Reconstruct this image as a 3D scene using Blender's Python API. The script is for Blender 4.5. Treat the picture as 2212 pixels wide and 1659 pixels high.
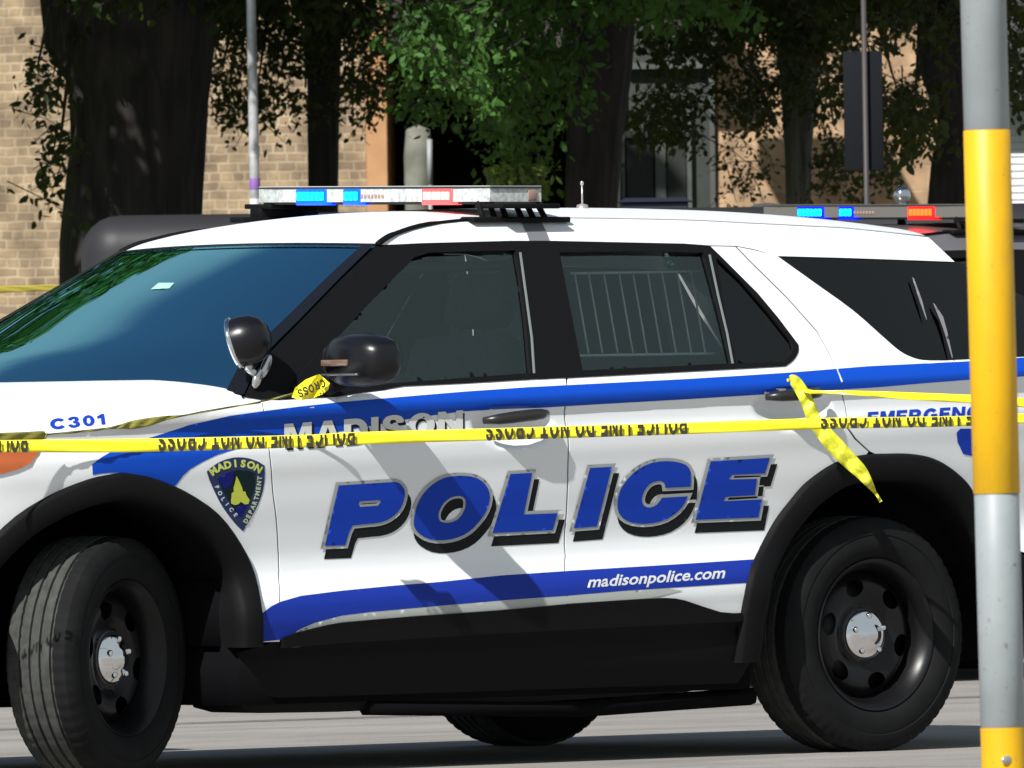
import bpy, bmesh, math, random
import numpy as np
from mathutils import Vector, Matrix, geometry
from mathutils.bvhtree import BVHTree
R = math.radians
random.seed(7)
for o in list(bpy.data.objects): bpy.data.objects.remove(o)
sc = bpy.context.scene
col = sc.collection

# ------------------------------------------------------------------ camera
# photo coordinates below are on a 2212 x 1659 frame; world: X runs along the car to its rear,
# Y away from the camera, Z up; the near side of the car is about Y=0, front hub at X=0
TH = R(39); DD = 38.0; FPX = 687.0*DD; CH = 1.1; ROLL = R(-.78)
PITCH = math.atan((898-829.5)/FPX); CX0 = 1.5315
CAM = Vector((CX0-DD*math.sin(TH), -DD*math.cos(TH), CH))
FW = Vector((math.sin(TH)*math.cos(PITCH), math.cos(TH)*math.cos(PITCH), math.sin(PITCH)))
_r = Vector((math.cos(TH), -math.sin(TH), 0)); _u = _r.cross(FW)
RT = _r*math.cos(ROLL)+_u*math.sin(ROLL); UP = -_r*math.sin(ROLL)+_u*math.cos(ROLL)
cd = bpy.data.cameras.new('camera'); cam = bpy.data.objects.new('camera', cd); col.objects.link(cam)
cam.matrix_world = Matrix(((RT.x,UP.x,-FW.x,CAM.x),(RT.y,UP.y,-FW.y,CAM.y),(RT.z,UP.z,-FW.z,CAM.z),(0,0,0,1)))
cd.sensor_width = 36; cd.sensor_fit = 'HORIZONTAL'; cd.lens = 36*FPX/2212; cd.clip_start = 1; cd.clip_end = 3000
sc.camera = cam
cd.dof.use_dof = True; cd.dof.focus_distance = 38.3; cd.dof.aperture_fstop = 24

# ------------------------------------------------------------------ light
SUN_D = Vector((2.5, .92, -2.45)).normalized()       # direction the light travels
w = bpy.data.worlds.new('World'); sc.world = w; w.use_nodes = True
nt = w.node_tree; nt.nodes.clear()
out = nt.nodes.new('ShaderNodeOutputWorld'); bg = nt.nodes.new('ShaderNodeBackground'); sky = nt.nodes.new('ShaderNodeTexSky')
sky.sky_type = 'NISHITA'; sky.sun_disc = False
sky.sun_elevation = math.asin(-SUN_D.z); sky.sun_rotation = math.atan2(-SUN_D.x, -SUN_D.y)
sky.altitude = 250; sky.air_density = 1.0; sky.dust_density = .6; sky.ozone_density = 1.5
tcw = nt.nodes.new('ShaderNodeTexCoord'); sx = nt.nodes.new('ShaderNodeSeparateXYZ'); nzw = nt.nodes.new('ShaderNodeTexNoise'); nzw.inputs['Scale'].default_value = 3.2; nzw.inputs['Detail'].default_value = 8
mrw = nt.nodes.new('ShaderNodeMapRange'); mrw.interpolation_type = 'SMOOTHSTEP'; mrw.inputs['From Min'].default_value = .67; mrw.inputs['From Max'].default_value = .56; maw = nt.nodes.new('ShaderNodeMath'); maw.operation = 'MULTIPLY_ADD'; maw.inputs[1].default_value = .32
mny = nt.nodes.new('ShaderNodeMath'); mny.operation = 'MINIMUM'; mny.inputs[1].default_value = 0; may = nt.nodes.new('ShaderNodeMath'); may.operation = 'MULTIPLY_ADD'; may.inputs[1].default_value = 1.2
mxw = nt.nodes.new('ShaderNodeMixRGB'); mxw.inputs[2].default_value = (5.6, 6.3, 6.6, 1); mlw = nt.nodes.new('ShaderNodeMath'); mlw.operation = 'MULTIPLY'; myr = nt.nodes.new('ShaderNodeMapRange'); myr.inputs['From Min'].default_value = -.25; myr.inputs['From Max'].default_value = .25; myr.inputs['To Min'].default_value = .88; myr.inputs['To Max'].default_value = .78
nt.links.new(tcw.outputs['Generated'], sx.inputs[0]); nt.links.new(tcw.outputs['Generated'], nzw.inputs['Vector']); nt.links.new(nzw.outputs[0], maw.inputs[0]); nt.links.new(sx.outputs[1], mny.inputs[0]); nt.links.new(sx.outputs[1], myr.inputs[0]); nt.links.new(myr.outputs[0], mlw.inputs[1]); nt.links.new(mny.outputs[0], may.inputs[0]); nt.links.new(sx.outputs[2], may.inputs[2]); nt.links.new(may.outputs[0], maw.inputs[2])
nt.links.new(maw.outputs[0], mrw.inputs[0]); nt.links.new(mrw.outputs[0], mlw.inputs[0]); nt.links.new(mlw.outputs[0], mxw.inputs[0]); nt.links.new(sky.outputs[0], mxw.inputs[1])   # added unseen cloud, raised behind the camera to brighten windows and car side
nt.links.new(mxw.outputs[0], bg.inputs[0]); bg.inputs[1].default_value = .065
nt.links.new(bg.outputs[0], out.inputs[0])
sd = bpy.data.lights.new('sun', 'SUN'); sd.energy = 5.0; sd.angle = R(.5); sd.color = (1, .975, .93)
sun = bpy.data.objects.new('sun', sd); col.objects.link(sun)
sun.rotation_euler = (-SUN_D).to_track_quat('Z', 'Y').to_euler()
sc.view_settings.view_transform = 'Standard'; sc.view_settings.look = 'None'
sc.view_settings.exposure = .35; sc.view_settings.gamma = 1; sc.view_settings.use_curve_mapping = False

# ------------------------------------------------------------------ pixel helpers
def ray(x, y):
    return FW + RT*((x-1106)/FPX) + UP*((829.5-y)/FPX)
def PY(x, y, Y):
    d = ray(x, y); return CAM + d*((Y-CAM.y)/d.y)
def PD(x, y, dist):
    return CAM + ray(x, y)*dist
def pix(p):
    d = Vector(p)-CAM; wz = d.dot(FW); return 1106+FPX*d.dot(RT)/wz, 829.5-FPX*d.dot(UP)/wz

# ------------------------------------------------------------------ materials
MATS = {}
def mat(name, colr, rough=.6, metal=0, coat=0, spec=.5, noise=None, bump=None, emit=None, trans=None, coatr=.05):
    if name in MATS: return MATS[name]
    m = bpy.data.materials.new(name); m.use_nodes = True; n = m.node_tree; b = n.nodes['Principled BSDF']
    b.inputs['Base Color'].default_value = (*colr, 1); b.inputs['Roughness'].default_value = rough
    b.inputs['Metallic'].default_value = metal; b.inputs['Coat Weight'].default_value = coat
    b.inputs['Coat Roughness'].default_value = coatr
    b.inputs['Specular IOR Level'].default_value = spec
    tc = n.nodes.new('ShaderNodeTexCoord')
    if noise:                                        # (scale, amount)  colour variation of the thing itself
        nz = n.nodes.new('ShaderNodeTexNoise'); nz.inputs['Scale'].default_value = noise[0]; nz.inputs['Detail'].default_value = 6
        mp = n.nodes.new('ShaderNodeMapRange'); mp.inputs['From Min'].default_value = .3; mp.inputs['From Max'].default_value = .7
        mp.inputs['To Min'].default_value = 1-noise[1]; mp.inputs['To Max'].default_value = 1+noise[1]
        mx = n.nodes.new('ShaderNodeVectorMath'); mx.operation = 'SCALE'; mx.inputs[0].default_value = colr
        n.links.new(tc.outputs['Object'], nz.inputs['Vector']); n.links.new(nz.outputs[0], mp.inputs['Value'])
        n.links.new(mp.outputs[0], mx.inputs['Scale']); n.links.new(mx.outputs[0], b.inputs['Base Color'])
    if bump:                                         # (scale, strength, distance)
        nb = n.nodes.new('ShaderNodeTexNoise'); nb.inputs['Scale'].default_value = bump[0]; nb.inputs['Detail'].default_value = 5
        bp = n.nodes.new('ShaderNodeBump'); bp.inputs['Strength'].default_value = bump[1]; bp.inputs['Distance'].default_value = bump[2]
        n.links.new(tc.outputs['Object'], nb.inputs['Vector']); n.links.new(nb.outputs[0], bp.inputs['Height']); n.links.new(bp.outputs[0], b.inputs['Normal'])
    if emit: b.inputs['Emission Color'].default_value = (*emit[:3], 1); b.inputs['Emission Strength'].default_value = emit[3]
    if trans: b.inputs['Transmission Weight'].default_value = trans
    MATS[name] = m; return m
def grime(m, scale, lo, hi, dark, stretch=(1, 1, 1), rough=None):
    """stains and wear with their own shape, mixed into the base colour"""
    n = m.node_tree; b = n.nodes['Principled BSDF']; tc = n.nodes.new('ShaderNodeTexCoord'); mp = n.nodes.new('ShaderNodeMapping'); mp.inputs['Scale'].default_value = stretch
    nz = n.nodes.new('ShaderNodeTexNoise'); nz.inputs['Scale'].default_value = scale; nz.inputs['Detail'].default_value = 10; nz.inputs['Roughness'].default_value = .7
    mr = n.nodes.new('ShaderNodeMapRange'); mr.inputs['From Min'].default_value = lo; mr.inputs['From Max'].default_value = hi; mx = n.nodes.new('ShaderNodeMixRGB'); mx.inputs[2].default_value = (*dark, 1)
    n.links.new(tc.outputs['Object'], mp.inputs[0]); n.links.new(mp.outputs[0], nz.inputs['Vector']); n.links.new(nz.outputs[0], mr.inputs[0]); n.links.new(mr.outputs[0], mx.inputs[0])
    if b.inputs['Base Color'].links: n.links.new(b.inputs['Base Color'].links[0].from_socket, mx.inputs[1])
    else: mx.inputs[1].default_value = b.inputs['Base Color'].default_value
    n.links.new(mx.outputs[0], b.inputs['Base Color']); return m
def glass(name, tint, refl=1.45, gcol=(1, 1, 1)):
    if name in MATS: return MATS[name]
    m = bpy.data.materials.new(name); m.use_nodes = True; n = m.node_tree; n.nodes.clear()
    o = n.nodes.new('ShaderNodeOutputMaterial'); t = n.nodes.new('ShaderNodeBsdfTransparent'); g = n.nodes.new('ShaderNodeBsdfGlossy')
    f = n.nodes.new('ShaderNodeFresnel'); x = n.nodes.new('ShaderNodeMixShader')
    t.inputs[0].default_value = (*tint, 1); g.inputs['Roughness'].default_value = .02; g.inputs[0].default_value = (*gcol, 1); f.inputs[0].default_value = refl
    n.links.new(f.outputs[0], x.inputs[0]); n.links.new(t.outputs[0], x.inputs[1]); n.links.new(g.outputs[0], x.inputs[2]); n.links.new(x.outputs[0], o.inputs[0])
    MATS[name] = m; return m
WHITE = mat('white_paint', (.77, .79, .81), .45, coat=.12, spec=.3)
BLUE = mat('blue_vinyl', (.004, .062, .46), .5, spec=.15)
BLUE2 = mat('letter_blue', (.008, .045, .40), .5, spec=.12)
SILV = mat('silver_vinyl', (.34, .36, .36), .45)
BLK = mat('black_vinyl', (.008, .009, .010), .6, spec=.15)
PLASTIC = mat('black_plastic', (.0055, .0055, .0062), .65, spec=.11, bump=(300, .15, .002))
GLOSSB = mat('gloss_black', (.006, .006, .008), .30, spec=.35)
RUB = mat('rubber', (.0085, .0088, .0095), .8, spec=.14, noise=(14, .2), bump=(120, .2, .002))
TREAD = mat('lit_tread', (.055, .058, .055), .9, spec=.1, noise=(30, .25))  # tread rubber lightened to stand for sunlight on it
DARK = mat('dark_interior', (.004, .004, .005), .9, spec=.05)
SEATM = mat('seat_cloth', (.03, .032, .036), .9, noise=(40, .2))
CHROME = mat('chrome', (.78, .78, .8), .06, metal=1)
STEELB = mat('black_steel', (.005, .005, .006), .35, spec=.3)
STRAPM = mat('grey_metal', (.22, .22, .24), .45, metal=.3)
WGLASS = glass('windshield_glass', (.62, .74, .74), 1.52, (.29, .68, .80))
SGLASS = glass('side_glass', (.74, .82, .80), 1.72, (.80, 1, .97))
PGLASS = glass('privacy_glass', (.05, .05, .06), 1.42)

# ------------------------------------------------------------------ object helpers
def tag(o, label, cat, group=None, kind=None):
    if label: o['label'] = label
    if cat: o['category'] = cat
    if group: o['group'] = group
    if kind: o['kind'] = kind
    return o
def empty(name, loc, label=None, cat=None, group=None):
    o = bpy.data.objects.new(name, None); col.objects.link(o); o.location = loc; o.empty_display_size = .2
    tag(o, label, cat, group); return o
def wloc(o):
    v = Vector((0, 0, 0))
    while o: v += o.location; o = o.parent
    return v
def mk(name, V, F, m, parent=None, smooth=True, mats=None, midx=None, angle=None):
    """one mesh object; V in world coordinates"""
    off = wloc(parent) if parent else Vector((0, 0, 0))
    me = bpy.data.meshes.new(name)
    me.from_pydata([tuple(Vector(v)-off) for v in V], [], [tuple(f) for f in F]); me.update()
    for mm in (mats or [m]): me.materials.append(mm)
    if midx is not None:
        for p, i in zip(me.polygons, midx): p.material_index = i
    if smooth:
        me.polygons.foreach_set('use_smooth', [True]*len(me.polygons))
        if angle is not None: me.set_sharp_from_angle(angle=R(angle))
    o = bpy.data.objects.new(name, me); col.objects.link(o)
    if parent: o.parent = parent
    return o
class MB:
    def __init__(s): s.V = []; s.F = []
    def add(s, V, F):
        n = len(s.V); s.V += [Vector(v) for v in V]; s.F += [tuple(i+n for i in f) for f in F]; return s
    def box(s, a, b, M=None):
        x0, y0, z0 = a; x1, y1, z1 = b
        V = [Vector(p) for p in ((x0,y0,z0),(x1,y0,z0),(x1,y1,z0),(x0,y1,z0),(x0,y0,z1),(x1,y0,z1),(x1,y1,z1),(x0,y1,z1))]
        if M: V = [M @ v for v in V]
        return s.add(V, ((0,3,2,1),(4,5,6,7),(0,1,5,4),(1,2,6,5),(2,3,7,6),(3,0,4,7)))
    def rbox(s, a, b, r=.01, M=None, seg=2):
        bm = bmesh.new(); bmesh.ops.create_cube(bm, size=1)
        c = [(p+q)/2 for p, q in zip(a, b)]; d = [q-p for p, q in zip(a, b)]
        for v in bm.verts: v.co = Vector((c[0]+v.co.x*d[0], c[1]+v.co.y*d[1], c[2]+v.co.z*d[2]))
        bmesh.ops.bevel(bm, geom=bm.edges[:], offset=r, segments=seg, affect='EDGES', profile=.5)
        return s.addbm(bm, M)
    def addbm(s, bm, M=None):
        bm.verts.index_update(); V = [(M @ v.co) if M else v.co.copy() for v in bm.verts]; F = [[v.index for v in f.verts] for f in bm.faces]
        bm.free(); return s.add(V, F)
    def tube(s, pts, rad, n=8, cap=True):
        pts = [Vector(p) for p in pts]; k = len(pts); rr = rad if hasattr(rad, '__len__') else [rad]*k
        V = []; t0 = (pts[1]-pts[0]).normalized(); a = t0.orthogonal().normalized()
        for i in range(k):
            t = (pts[min(i+1,k-1)]-pts[max(i-1,0)]).normalized(); a = (a-t*a.dot(t)).normalized(); b = t.cross(a)
            for j in range(n):
                q = 2*math.pi*j/n; V.append(pts[i]+(a*math.cos(q)+b*math.sin(q))*rr[i])
        F = [(i*n+j, i*n+(j+1)%n, (i+1)*n+(j+1)%n, (i+1)*n+j) for i in range(k-1) for j in range(n)]
        if cap: F += [tuple(range(n))[::-1], tuple(range((k-1)*n, k*n))]
        return s.add(V, F)
    def lathe(s, prof, M, n=48, cap=False):
        """prof: (radius, height) turned about local Z"""
        V = []; k = len(prof)
        for j in range(n):
            q = 2*math.pi*j/n; c, sn = math.cos(q), math.sin(q)
            for r, z in prof: V.append(M @ Vector((r*c, r*sn, z)))
        F = [(j*k+i, ((j+1)%n)*k+i, ((j+1)%n)*k+i+1, j*k+i+1) for j in range(n) for i in range(k-1)]
        return s.add(V, F)
    def ell(s, c, r, M=None, u=20, v=12):
        V = []; F = []
        for i in range(v+1):
            a = math.pi*i/v
            for j in range(u):
                b = 2*math.pi*j/u; p = Vector((r[0]*math.sin(a)*math.cos(b), r[1]*math.sin(a)*math.sin(b), r[2]*math.cos(a)))
                if M: p = M @ p
                V.append(Vector(c)+p)
        for i in range(v):
            for j in range(u): F.append((i*u+j, i*u+(j+1)%u, (i+1)*u+(j+1)%u, (i+1)*u+j))
        return s.add(V, F)
    def build(s, name, m, parent=None, **k): return mk(name, s.V, s.F, m, parent, **k)

def inside(pts, loops):
    x = pts[:, 0]; y = pts[:, 1]; r = np.zeros(len(pts), bool)
    for L in loops:
        L = np.asarray(L); n = len(L)
        for i in range(n):
            x1, y1 = L[i]; x2, y2 = L[(i+1) % n]
            if y1 == y2: continue
            c = ((y1 > y) != (y2 > y)) & (x < (x2-x1)*(y-y1)/(y2-y1)+x1)
            r ^= c
    return r
def segdist(pts, loops):
    d = np.full(len(pts), 1e9)
    for L in loops:
        L = np.asarray(L, float); n = len(L)
        for i in range(n):
            a = L[i]; b = L[(i+1) % n]; ab = b-a; q = (ab**2).sum()
            if q < 1e-14: continue
            t = np.clip(((pts-a)@ab)/q, 0, 1); d = np.minimum(d, np.hypot(*(pts-a-t[:, None]*ab).T))
    return d
def dens(L, step, closed=True):
    o = []; n = len(L)
    for i in range(n if closed else n-1):
        a = L[i]; b = L[(i+1) % n]; l = math.hypot(b[0]-a[0], b[1]-a[1]); k = max(1, int(math.ceil(l/step)))
        for j in range(k): o.append((a[0]+(b[0]-a[0])*j/k, a[1]+(b[1]-a[1])*j/k))
    if not closed: o.append(tuple(L[-1]))
    return o
def fill(loops, step, gx=None):
    """triangulate even-odd region, with interior grid points; returns 2-D points and faces"""
    loops = [dens(L, step) for L in loops]
    A = np.concatenate([np.array(L) for L in loops]); mn = A.min(0); mx = A.max(0)
    xs = np.arange(math.floor(mn[0]/step)*step, mx[0]+step, step); ys = np.arange(math.floor(mn[1]/step)*step, mx[1]+step, step)
    G = np.stack(np.meshgrid(xs, ys), -1).reshape(-1, 2)
    G = G[inside(G, loops)]
    if len(G): G = G[segdist(G, loops) > step*.45]
    V = []; Ed = []
    for L in loops:
        n = len(V); k = len(L); V += [Vector(p) for p in L]; Ed += [(n+i, n+(i+1) % k) for i in range(k)]
    V += [Vector(p) for p in G]
    r = geometry.delaunay_2d_cdt(V, Ed, [], 0, 1e-7)
    P = np.array([tuple(v) for v in r[0]]); F = [f for f in r[2]]
    C = np.array([P[list(f)].mean(0) for f in F]); ok = inside(C, loops)
    return P, [f for f, k in zip(F, ok) if k]
def smooth(L, k=4, closed=False):
    """Catmull-Rom through the points"""
    L = [np.array(p, float) for p in L]; n = len(L); o = []
    for i in range(n if closed else n-1):
        g = (lambda j: L[j % n]) if closed else (lambda j: L[min(max(j, 0), n-1)])
        p0, p1, p2, p3 = g(i-1), g(i), g(i+1), g(i+2)
        for j in range(k):
            t = j/k; o.append(tuple(.5*((2*p1)+(-p0+p2)*t+(2*p0-5*p1+4*p2-p3)*t*t+(-p0+3*p1-3*p2+p3)*t**3)))
    if not closed: o.append(tuple(L[-1]))
    return o
def interp(x, T):
    if x <= T[0][0]: return T[0][1]
    for (a, p), (b, q) in zip(T, T[1:]):
        if x <= b: return p+(q-p)*(x-a)/(b-a)
    return T[-1][1]
def sinterp(x, T):
    """monotone-ish cubic interpolation of a table"""
    n = len(T)
    if x <= T[0][0]: return T[0][1]
    if x >= T[-1][0]: return T[-1][1]
    for i in range(n-1):
        if x <= T[i+1][0]: break
    x0, y0 = T[i]; x1, y1 = T[i+1]; h = x1-x0; s = (y1-y0)/h
    def sl(j):
        if j <= 0 or j >= n-1: return s
        a = (T[j][1]-T[j-1][1])/(T[j][0]-T[j-1][0]); b = (T[j+1][1]-T[j][1])/(T[j+1][0]-T[j][0])
        return 0 if a*b <= 0 else 2*a*b/(a+b)
    m0 = sl(i); m1 = sl(i+1); t = (x-x0)/h
    return y0*(2*t**3-3*t*t+1)+h*m0*(t**3-2*t*t+t)+y1*(-2*t**3+3*t*t)+h*m1*(t**3-t*t)

# ------------------------------------------------------------------ body side surface  y = side(X, Z)
YC = 1.0                                             # centre plane of the car
def zshift(X): return .030*(X-1.75)
BELT = 1.205
PROF = [(.15, .09), (.24, .05), (.34, .020), (.42, .008), (.47, .002), (.51, -.004), (.55, -.002), (.585, .008), (.62, .026), (.66, .041), (.70, .0455), (.78, .037), (.87, .0225),
        (.94, .014), (1.0, .005), (1.035, .004), (1.07, .0135), (1.11, .0155), (1.14, .002), (1.16, .000), (1.18, .012), (1.205, .034)]
CUPS = []                                            # handle recesses (X, Z)
def side(X, Z):
    z = Z-zshift(X)
    if z <= BELT: y = sinterp(z, PROF)
    else:
        h = z-BELT; y = .034+.66*h
        zr = 1.640+.03*min(0, X-1.75) + .0*X
        if Z > 1.655: y += 6*(Z-1.655)**2
    if X < .35: y += .085*(.35-X)**2 + (.25*(-.35-X)**2 if X < -.35 else 0)
    if X > 3.1: y += .07*(X-3.1)**2 + (.5*(X-3.8)**2 if X > 3.8 else 0)
    for cx, cz in CUPS:
        u = (X-cx)/.165; v = (Z-cz)/(.078 if Z < cz else .055); q = u*u+v*v
        if q < 1: y += .034*(1-q**2.2)
    return y
def S(px, py):
    """pixel -> (X, Z) on the body side"""
    d = ray(px, py); Y = .05
    for i in range(14):
        p = CAM+d*((Y-CAM.y)/d.y); Y = .5*Y+.5*side(p.x, p.z) if i < 6 else side(p.x, p.z)*.7+Y*.3
    return (p.x, p.z)
def SL(L): return [S(*p) for p in L]
_hx, _hz = S(1108, 915); CUP1 = (_hx, _hz)
_hx, _hz = S(1712, 875); CUP2 = (_hx, _hz)
CUPS += [CUP1, CUP2]

# ------------------------------------------------------------------ SUV
ROOT = Vector((1.65, YC, 0))
car = empty('police_suv', ROOT, 'white police SUV with blue stripes and lit roof lights in the foreground', 'police car')
both = []                                            # near-side pieces mirrored to the far side
def mirror(o):
    """far-side twin of a near-side piece"""
    me = o.data.copy(); n = len(me.vertices); co = np.empty(n*3); me.vertices.foreach_get('co', co); co = co.reshape(-1, 3)
    off = wloc(o.parent).y; co[:, 1] = 2*(YC-off)-co[:, 1]; me.vertices.foreach_set('co', co.ravel()); me.flip_normals()
    d = bpy.data.objects.new(o.name, me); col.objects.link(d); d.parent = o.parent; return d
def skin(name, loops, m, off=0., step=.0135, thick=.006, parent=None, both_sides=True, surf=side):
    P, F = fill(loops, step)
    V = [Vector((p[0], surf(p[0], p[1])-off, p[1])) for p in P]
    F = [f if ((P[f[1]]-P[f[0]])[0]*(P[f[2]]-P[f[0]])[1]-(P[f[1]]-P[f[0]])[1]*(P[f[2]]-P[f[0]])[0]) > 0 else f[::-1] for f in F]
    # rim turned inwards so that the panel has thickness
    from collections import Counter
    E = Counter(); dirn = {}
    for f in F:
        for a, b in zip(f, f[1:]+f[:1]):
            k = (min(a, b), max(a, b)); E[k] += 1; dirn[k] = (a, b)
    n = len(V); mp = {}
    for k, c in E.items():
        if c == 1:
            a, b = dirn[k]
            for q in (a, b):
                if q not in mp: mp[q] = len(V); V.append(V[q]+Vector((0, thick, 0)))
            F.append((b, a, mp[a], mp[b]))
    o = mk(name, V, F, m, parent or car, angle=50)
    if both_sides: both.append(o)
    return o

# seams
seamF = smooth([(566, 866), (573, 905), (581, 965), (586, 1010), (590, 1066), (597, 1120), (602, 1200), (605, 1298), (606, 1386)], 3)
seamB = [(1224, 812), (1224, 863), (1224, 1106), (1222, 1200), (1221, 1250), (1221, 1345)]
def sh(L, dx): return [(x+dx, y) for x, y in L]
archF = [(-40, 1195), (0, 1135), (37, 1104), (83, 1071), (133, 1045), (200, 1026), (250, 1021), (290, 1025), (333, 1034), (400, 1062), (467, 1108), (517, 1174), (547, 1240), (563, 1323), (565, 1386)]
archR = [(1600, 1328), (1606, 1296), (1619, 1234), (1639, 1189), (1660, 1148), (1680, 1115), (1705, 1083), (1733, 1050), (1762, 1026), (1794, 1005), (1827, 991), (1860, 984), (1892, 981), (1925, 981), (1958, 984), (1990, 990), (2023, 1002), (2056, 1022), (2089, 1050), (2105, 1066)]
AF = SL(smooth(archF, 3)); AR = SL(smooth(archR, 3))
# close the front arch on its hidden half by symmetry about its apex
ax = 0.0; FA = [p for p in AF if p[0] > ax]; FA = [(2*ax-x, z) for x, z in FA[::-1] if x > .02]+FA
rx = S(1918, 981)[0]; RA = [p for p in AR if p[0] < rx]; RA = RA+[(2*rx-x, z) for x, z in RA[::-1] if x < rx-.01]
FA[0] = (FA[0][0], FA[-1][1])
# fender/hood line (top edge of the fender)
HL = SL([(566, 868), (500, 877), (430, 889), (360, 904), (264, 920), (180, 929), (100, 937), (0, 950)])
HLx = HL+[(HL[-1][0]-.15, HL[-1][1]-.035), (HL[-1][0]-.26, HL[-1][1]-.085)]
FX = HLx[-1][0]; FZ = HLx[-1][1]
seamFm = SL(sh(seamF, -1.8)); seamFp = SL(sh(seamF, 1.8))
fender = [(p[0], p[1]-.004) for p in HLx[::-1]]+seamFm+[(FA[-1][0], seamFm[-1][1])]+FA[::-1]+[(FA[0][0], .42), (FX-.02, .42), (FX-.04, .75)]
fender = [p for i, p in enumerate(fender) if i == 0 or math.dist(p, fender[i-1]) > 1e-4]
skin('front_fender', [fender], WHITE)
beltpx = [(566, 866), (600, 863), (650, 860), (727, 857), (771, 849), (827, 842), (871, 834), (1000, 828), (1151, 819), (1222, 816)]
beltpx2 = [(1227, 816), (1475, 803), (1640, 794), (1695, 791)]
fd = SL([(569, 867)]+beltpx[1:])+SL(sh(seamB[1:], -1.8))+SL([(1100, 1356), (900, 1374), (737, 1388), (640, 1398), (609, 1400)])+seamFp[::-1][1:]
skin('front_door', [fd], WHITE)
cpill = smooth([(1695, 791), (1712, 778), (1723, 760), (1723, 744)], 3)
rd = SL(beltpx2[:-1]+cpill+[(1680, 687), (1635, 633), (1555, 553), (1534, 532), (1588, 533)])+SL([(1620, 566), (1700, 645), (1765, 718), (1795, 772), (1812, 818), (1826, 880), (1829, 925), (1845, 948), (1876, 976)])
ra0 = [p for p in RA if p[0] < S(1879, 982)[0]]
rd += ra0[::-1]+SL([(1601, 1340), (1475, 1338), (1350, 1340), (1224, 1346)])+SL(sh(seamB[1:-1], 1.8))[::-1]
skin('rear_door', [rd], WHITE)
ditch = smooth([(814, 529), (828, 518), (851, 506), (904, 489), (971, 479), (1050, 474), (1211, 470.5), (1475, 475), (1613, 481.6), (1763, 489), (1838, 493.5), (2004, 511)], 3)
railpx = [(814, 530), (850, 528), (911, 525), (1104, 520), (1187, 520), (1475, 526), (1531, 530), (1590, 531), (1628, 538), (1679, 553), (1828, 557), (2062, 565.5)]
qedge = smooth([(1679, 553), (1760, 611), (1842, 670), (1908, 728), (1942, 757), (1968, 771), (1995, 778), (2040, 779)], 3)
DX = SL(ditch); RL = SL(railpx)
rail = DX[:1]+RL[1:]+DX[::-1][:-1]
skin('roof_rail', [rail], WHITE)
tailx = 4.02
quarter = SL([(1592, 533), (1628, 540)]+qedge)+[(3.9, S(2098, 777)[1]+.012), (4.0, 1.28), (4.13, 1.1), (4.16, .95), (4.15, .62), (RA[-1][0]+.02, .62)]
quarter += [p for p in RA[::-1] if p[0] > S(1883, 982)[0] and p[1] > .62]+SL([(1880, 975), (1849, 946), (1832, 923), (1829, 880), (1815, 818), (1798, 771), (1768, 717), (1703, 644), (1623, 565)])
skin('quarter_panel', [quarter], WHITE)
# black side trim (pillars, window frames) with openings
trim = SL([(560, 862), (528, 855), (567, 780), (650, 693), (737, 604), (811, 533)]+railpx[1:7]+[(1555, 553), (1635, 633), (1680, 687)]+cpill[::-1]+beltpx2[::-1][1:]+beltpx[::-1][:-1])
gF = SL([(706, 752), (800, 650), (893, 556), (925, 546), (1000, 543), (1112, 541), (1122, 600), (1134, 690), (1144, 806), (870, 826), (700, 838), (640, 842)])
gR = SL([(1207, 545), (1350, 543), (1518, 546), (1536, 610), (1557, 690), (1578, 785), (1475, 790), (1257, 800), (1240, 715)])
gQ = SL([(1546, 556), (1600, 607), (1660, 677), (1708, 738), (1712, 752), (1706, 768), (1690, 781), (1590, 786), (1568, 690)])
skin('window_frame', [trim, gF, gR, gQ], PLASTIC, off=.004, thick=.03)
skin('front_window', [gF], SGLASS, off=-.010, thick=.003)
skin('rear_window', [gR], SGLASS, off=-.010, thick=.003)
skin('rear_quarter_light', [gQ], PGLASS, off=-.006, thick=.003)
qg = SL(qedge)+[(3.88, S(2098, 777)[1]+.012), (4.0, 1.27), (3.90, 1.45), (RL[-1][0]+.03, RL[-1][1]-.002)]+SL([(1990, 562), (1828, 558)])
skin('quarter_window', [qg], PGLASS, off=-.004, thick=.003)
# chrome run channels of the windows
for L, wd in (([(1121, 545), (1134, 640), (1146, 730), (1151, 806)], 3.2), ([(1530, 550), (1549, 640), (1568, 720), (1580, 785)], 3.0)):
    pl = SL([(x-wd/2, y) for x, y in L]+[(x+wd/2, y) for x, y in L[::-1]]); skin('window_channel', [pl], mat('channel_metal', (.20, .22, .22), .35, metal=.2), off=.009, step=.03, thick=.006)
# window guard bars behind the rear door glass
mb = MB()
for i, x in enumerate((1251, 1281, 1314, 1347, 1377, 1409, 1440, 1473, 1503)):
    a = PY(x-10, 590, .36); b = PY(x+20, 762, .17)
    mb.tube([a, b], .0035, 6)
for y, Y in ((588, .365), (766, .165)):
    mb.tube([PY(1232, y+3, Y), PY(1545, y-2, Y)], .005, 6)
mb.build('window_guard', mat('guard_bar', (.8, .85, .85), .4, emit=None), car)
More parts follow.
